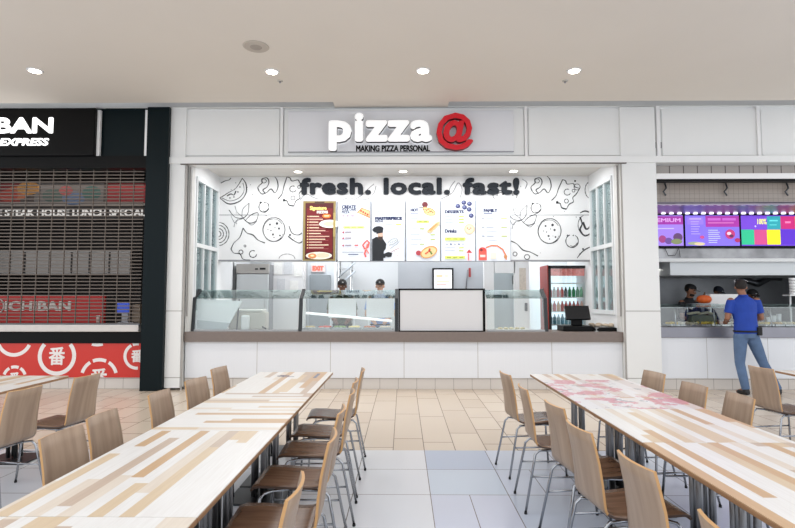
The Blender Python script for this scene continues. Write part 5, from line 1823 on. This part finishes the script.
def put(g, M, s0):
    vs_ = list(g.bm.verts)[s0:]
    for v in vs_:
        v.co = M @ v.co


def person(label, loc, rotz, skin, shirt, pants, hairc, S, cap=None, sunglasses=False, apron=None, head_yaw=0.0, head_pitch=0.0, shoes=(24, 24, 28), sleeve='short', capname='cap', beard=None, bag=False):
    """S: joints in local coordinates (figure faces -y)"""
    t = thing('person', label, 'person', loc, rotz, None, absolute=False)
    sk = mat('skin_%d' % skin[0], skin, 0.55)
    g = G()
    hc = Vector(S['head'])
    nk = Vector(S['neck'])
    chest, waist, pel = Vector(S['chest']), Vector(S['waist']), Vector(S['pelvis'])
    # torso
    ellip_loft(g, [(pel-Vector((0, 0, 0.08)), 0.15, 0.105, 0), (pel, 0.165, 0.115, 0), (waist, 0.145, 0.10, 0), (chest-Vector((0, 0, 0.08)), 0.165, 0.11, 0), (chest+Vector((0, 0, 0.06)), 0.17, 0.105, 0), (chest+Vector((0, 0, 0.13)), 0.11, 0.075, 0), (nk, 0.056, 0.056, 0)])
    g.tube([nk-Vector((0, 0, 0.05)), nk, hc-Vector((0, 0, 0.05))], [0.062, 0.056, 0.054], 14)
    for s_ in ('l', 'r'):
        sh, el, wr = (Vector(S[k+s_]) for k in ('sh_', 'el_', 'wr_'))
        cap_limb(g, sh, 0.056, el, 0.041)
        cap_limb(g, el, 0.041, wr, 0.028)
        dirn = (wr-el).normalized()
        hand(g, wr, Vector(S.get('hd_'+s_, dirn)), Vector((-1 if s_ == 'r' else 1, 0, 0))*-1 if abs(dirn.x) < 0.8 else Vector((0, 0, 1)), (0, 0, 1), 0.6)
        hp, kn, an = (Vector(S[k+s_]) for k in ('hp_', 'kn_', 'an_'))
        cap_limb(g, hp, 0.088, kn, 0.058)
        cap_limb(g, kn, 0.056, an, 0.038)
        cap_limb(g, an, 0.038, Vector(S['toe_'+s_]), 0.028)
    # head volume
    s0 = len(g.bm.verts)
    g.ball((0, 0.008, 0.025), (0.076, 0.095, 0.095), None, 20)
    g.ball((0, -0.02, -0.045), (0.056, 0.068, 0.07), None, 16)
    g.ball((0, -0.075, -0.098), (0.026, 0.022, 0.02), None, 10)          # chin
    g.tube([(0, -0.085, 0.02), (0, -0.104, -0.02), (0, -0.11, -0.032)], [0.008, 0.012, 0.014], 8)  # nose
    for sx in (-1, 1):
        g.ball((sx*0.079, 0.008, -0.008), (0.011, 0.018, 0.03), None, 10)
        g.ball((sx*0.03, -0.078, 0.022), (0.022, 0.012, 0.008), None, 8)    # brow
    g.ball((0, -0.086, -0.062), (0.024, 0.01, 0.008), None, 8)             # lips
    M = Matrix.Translation(hc) @ Matrix.Rotation(head_yaw, 4, 'Z') @ Matrix.Rotation(head_pitch, 4, 'X')
    put(g, M, s0)
    fuse(g, 'body', sk, t, 0.0085, 3)
    # eyes
    g = G()
    for sx in (-1, 1):
        g.ball((sx*0.031, -0.082, 0.003), (0.012, 0.008, 0.008), mat('eye_white', (230, 226, 222), 0.3), 8)
        g.ball((sx*0.031, -0.0885, 0.003), (0.0055, 0.003, 0.0055), mat('eye_dark', (40, 28, 22), 0.3), 8)
    put(g, M, 0); g.build('eyes', None, t)
    g = G(); g.ball((0, -0.0945, -0.062), (0.022, 0.0035, 0.0045), None, 8); put(g, M, 0); g.build('lips', mat('lips_%d' % skin[0], (int(skin[0]*0.8), int(skin[1]*0.62), int(skin[2]*0.62)), 0.5), t)
    g = G()
    # hair: shell over the crown and the back
    s0 = 0
    g.ball((0, 0.018, 0.036), (0.084, 0.098, 0.094), None, 20)
    g.bm.verts.ensure_lookup_table()
    dele = [v for v in g.bm.verts if (v.co.y < -0.045 and v.co.z < 0.075) or v.co.z < -0.045 or (v.co.y < 0.0 and v.co.z < 0.02)]
    bmesh.ops.delete(g.bm, geom=dele, context='VERTS')
    put(g, M, 0)
    g.build('hair', mat('hair_%d' % hairc[0], hairc, 0.8, noise=0.2, scale=60), t)
    if beard:
        g = G(); g.ball((0, -0.025, -0.062), (0.060, 0.071, 0.058), None, 14)
        dele = [v for v in g.bm.verts if v.co.z > -0.045 or v.co.y > 0.0]
        bmesh.ops.delete(g.bm, geom=dele, context='VERTS')
        put(g, M, 0); g.build('beard', mat('hair_%d' % hairc[0]), t)
    if cap:
        g = G()
        g.ball((0, 0.012, 0.05), (0.09, 0.108, 0.085), None, 20)
        dele = [v for v in g.bm.verts if v.co.z < 0.035]
        bmesh.ops.delete(g.bm, geom=dele, context='VERTS')
        pts = []
        n = 10
        top, bot = [], []
        for k in range(n+1):
            a = PI+PI*k/n
            top.append(g.bm.verts.new((0.082*math.cos(a), -0.05+0.115*math.sin(a), 0.05-0.012*abs(math.cos(a)))))
            bot.append(g.bm.verts.new((0.082*math.cos(a), -0.05+0.115*math.sin(a), 0.042-0.012*abs(math.cos(a)))))
        g._f(top); g._f(bot[::-1])
        for k in range(n):
            g._f([top[k], bot[k], bot[k+1], top[k+1]])
        put(g, M, 0)
        g.keep = False
        co = g.build(capname, mat('cap_%d_%d' % (cap[0], cap[2]), cap, 0.7), t)
        g = G(); g.ball((0, -0.092, 0.078), (0.018, 0.006, 0.012), None, 8); put(g, M, 0); g.build('cap_badge', mat('badge_grey', (170, 170, 172), 0.5), co)
    if sunglasses:
        g = G()
        for sx in (-1, 1):
            g.ball((sx*0.036, -0.055, 0.125), (0.028, 0.01, 0.018), mat('lens_dark', (30, 30, 34), 0.1), 10)
            g.tube([(sx*0.062, -0.05, 0.128), (sx*0.088, 0.0, 0.105), (sx*0.086, 0.07, 0.08)], 0.004, 6, mat('white_plastic', (236, 236, 236), 0.4))
        g.tube([(-0.03, -0.06, 0.13), (0.03, -0.06, 0.13)], 0.005, 6, mat('white_plastic'))
        put(g, M, 0); g.build('sunglasses', None, t)
    # shirt
    g = G()
    up = Vector((0, 0, 1))
    ellip_loft(g, [(pel-up*0.04, 0.18, 0.13, 0), (pel+up*0.03, 0.178, 0.13, 0), (waist, 0.17, 0.125, 0), (chest-up*0.08, 0.185, 0.13, 0), (chest+up*0.06, 0.19, 0.122, 0), (chest+up*0.135, 0.13, 0.092, 0), (nk-up*0.005, 0.07, 0.07, 0)])
    for s_ in ('l', 'r'):
        sh, el, wr = (Vector(S[k+s_]) for k in ('sh_', 'el_', 'wr_'))
        e = sh.lerp(el, 0.72) if sleeve == 'short' else el
        g.ball(sh-Vector((0, 0, 0.012)), 0.062, None, 12)
        g.tube([sh-Vector((0, 0, 0.012)), sh.lerp(e, 0.5), e], [0.062, 0.064, 0.064], 14)
        if sleeve == 'long':
            g.ball(el, 0.052, None, 10); g.tube([el, wr], [0.053, 0.038], 12)
    sm = mat('shirt_%02x%02x%02x' % shirt, shirt, 0.75, noise=0.08, scale=9)
    so = fuse(g, 'shirt', sm, t, 0.011, 4)
    g = G(); g.tube([nk+Vector((0.062*math.cos(a*PI/8), 0.066*math.sin(a*PI/8), 0.004-0.012*(math.sin(a*PI/8) < 0))) for a in range(17)], 0.012, 8, sm, False)
    g.build('collar', sm, so)
    if apron:
        g = G(); ellip_loft(g, [(pel-up*0.45, 0.2, 0.16, 0), (pel, 0.186, 0.145, 0), (waist, 0.178, 0.14, 0), (chest, 0.19, 0.138, 0)])
        dele = [v for v in g.bm.verts if v.co.y > pel.y+0.02 or (v.co.z > waist.z and abs(v.co.x-chest.x) > 0.13)]
        bmesh.ops.delete(g.bm, geom=dele, context='VERTS')
        g.build('apron', mat('apron_black', apron, 0.8), t)
    # trousers
    g = G()
    ellip_loft(g, [(pel-up*0.11, 0.155, 0.12, 0), (pel-up*0.04, 0.172, 0.128, 0), (pel+up*0.035, 0.168, 0.12, 0)])
    for s_ in ('l', 'r'):
        hp, kn, an = (Vector(S[k+s_]) for k in ('hp_', 'kn_', 'an_'))
        g.ball(hp, 0.1, None, 14); g.tube([hp, hp.lerp(kn, 0.5), kn], [0.1, 0.088, 0.071], 14)
        g.ball(kn, 0.07, None, 12); g.tube([kn, kn.lerp(an, 0.5), an+up*0.0], [0.07, 0.067, 0.058], 14)
    po = fuse(g, 'trousers', mat('trousers_%d' % pants[2], pants, 0.8, noise=0.16, scale=7), t, 0.011, 4)
    g = G(); g.tube([pel+Vector((0.176*math.cos(a*PI/12), 0.13*math.sin(a*PI/12), 0.0)) for a in range(25)], 0.016, 6, None, False)
    g.build('belt', BLACKM, po)
    if bag:
        g = G(); g.box(pel.x-0.175, pel.x-0.105, pel.y+0.07, pel.y+0.13, pel.z-0.06, pel.z+0.07, None, 0.012)
        g.build('phone_pouch', BLACKM, po)
    for s_ in ('l', 'r'):
        an, toe = Vector(S['an_'+s_]), Vector(S['toe_'+s_])
        g = G(); g.ball(an-up*0.01, 0.052, None, 10)
        d = Vector((toe.x-an.x, toe.y-an.y, 0)).normalized()
        g.tube([Vector((an.x, an.y, 0.048))-d*0.05, Vector((an.x, an.y, 0.05)), Vector((toe.x, toe.y, 0.038))-d*0.05, Vector((toe.x, toe.y, 0.03))], [0.04, 0.046, 0.04, 0.026], 12)
        fuse(g, 'shoe', mat('shoe_black', shoes, 0.5), t, 0.009, 3)
    return t


def stand(lean=0.0, arms='forward', reach=0.3, k=1.0):
    S = dict(head=(0, -0.02-lean*1.1, 1.665), neck=(0, -lean, 1.52), chest=(0, -lean*0.8, 1.34), waist=(0, -lean*0.3, 1.13), pelvis=(0, 0, 0.97))
    for s_, sx in (('r', -1), ('l', 1)):
        S['sh_'+s_] = (sx*0.20, -lean*0.9, 1.43)
        S['el_'+s_] = (sx*0.25, -0.05-lean*0.8, 1.15)
        S['wr_'+s_] = (sx*0.17, -0.05-reach, 1.08)
        S['hp_'+s_] = (sx*0.095, 0, 0.9)
        S['kn_'+s_] = (sx*0.11, -0.02, 0.49)
        S['an_'+s_] = (sx*0.12, 0.02, 0.09)
        S['toe_'+s_] = (sx*0.14, -0.14, 0.03)
    return S


# man in blue: seen from behind, weight on the left leg, the other leg set wide; figure faces +y after the turn
S = stand(0.05, reach=0.28)
S['pelvis'] = (0.02, 0, 0.985); S['waist'] = (0.01, -0.02, 1.15); S['chest'] = (0, -0.06, 1.36); S['neck'] = (0.0, -0.075, 1.54); S['head'] = (-0.0, -0.12, 1.675)
S['sh_l'] = (0.205, -0.06, 1.455); S['sh_r'] = (-0.205, -0.06, 1.455)
S['el_l'] = (0.265, -0.06, 1.19); S['el_r'] = (-0.265, -0.06, 1.19)
S['wr_l'] = (0.14, -0.31, 1.13); S['wr_r'] = (-0.13, -0.31, 1.13)
S['hp_l'] = (0.11, 0, 0.90); S['kn_l'] = (0.13, -0.01, 0.49); S['an_l'] = (0.09, 0.05, 0.09); S['toe_l'] = (0.11, -0.12, 0.03)
S['hp_r'] = (-0.07, 0, 0.90); S['kn_r'] = (-0.22, 0.0, 0.50); S['an_r'] = (-0.40, 0.06, 0.09); S['toe_r'] = (-0.50, -0.06, 0.03)
mx = X(744, 8.42)
person('person in bright blue polo and jeans standing at the right counter', (mx+0.03, 8.42, 0), PI, (150, 104, 80), (22, 62, 158), (88, 112, 146), (34, 28, 26), S, sunglasses=True, head_yaw=-0.35, head_pitch=0.12, bag=True)
# workers behind the pizza counter
S = stand(0.03, reach=0.08)
w1 = person('person in dark round hat and olive shirt behind the middle glass guard', (X(342, 10.0), 10.08, 0.0), 0.0, (112, 74, 56), (64, 72, 44), (40, 42, 48), (28, 24, 22), S, cap=(24, 24, 28), head_yaw=0.2, head_pitch=0.1)
w1.scale = (1.0, 1.0, 1.035)
S = stand(0.03, reach=0.08)
w2 = person('person in black cap and light blue shirt beside the white board', (X(380, 10.0), 10.08, 0.0), 0.0, (204, 160, 136), (120, 150, 210), (40, 42, 48), (50, 36, 28), S, cap=(22, 22, 26), head_yaw=-0.05, head_pitch=0.08)
w2.scale = (1.0, 1.0, 1.035)
# workers of the right shop
S = stand(0.12, reach=0.3)
w3 = person('person in black cap and black shirt leaning over the food left of the pumpkin', (X(682, 10.45), 10.4, 0.0), 0.45, (150, 102, 78), (34, 34, 38), (40, 42, 48), (28, 24, 22), S, cap=(18, 18, 20), head_yaw=0.5, head_pitch=0.35, beard=True)
w3.scale = (1.0, 1.0, 0.985)
S = stand(0.05, reach=0.2)
w4 = person('person in navy cap mostly hidden behind the white box', (X(713.5, 11.3), 11.2, 0.0), 0.0, (140, 98, 76), (46, 50, 60), (40, 42, 48), (28, 24, 22), S, cap=(40, 46, 60), head_yaw=0.2, head_pitch=0.5)
w4.scale = (1.0, 1.0, 0.97)
S = stand(0.05, reach=0.2)
w5 = person('dark-haired person mostly hidden behind the man in blue', (X(750, 10.4), 10.4, 0.0), 0.0, (120, 82, 62), (36, 38, 44), (40, 42, 48), (20, 18, 18), S, cap=(20, 20, 22), head_yaw=0.0, head_pitch=0.4)
w5.scale = (1.0, 1.0, 0.93)

for o in list(C.objects):
    if '_abs' in o:
        del o['_abs']
bpy.context.view_layer.update()
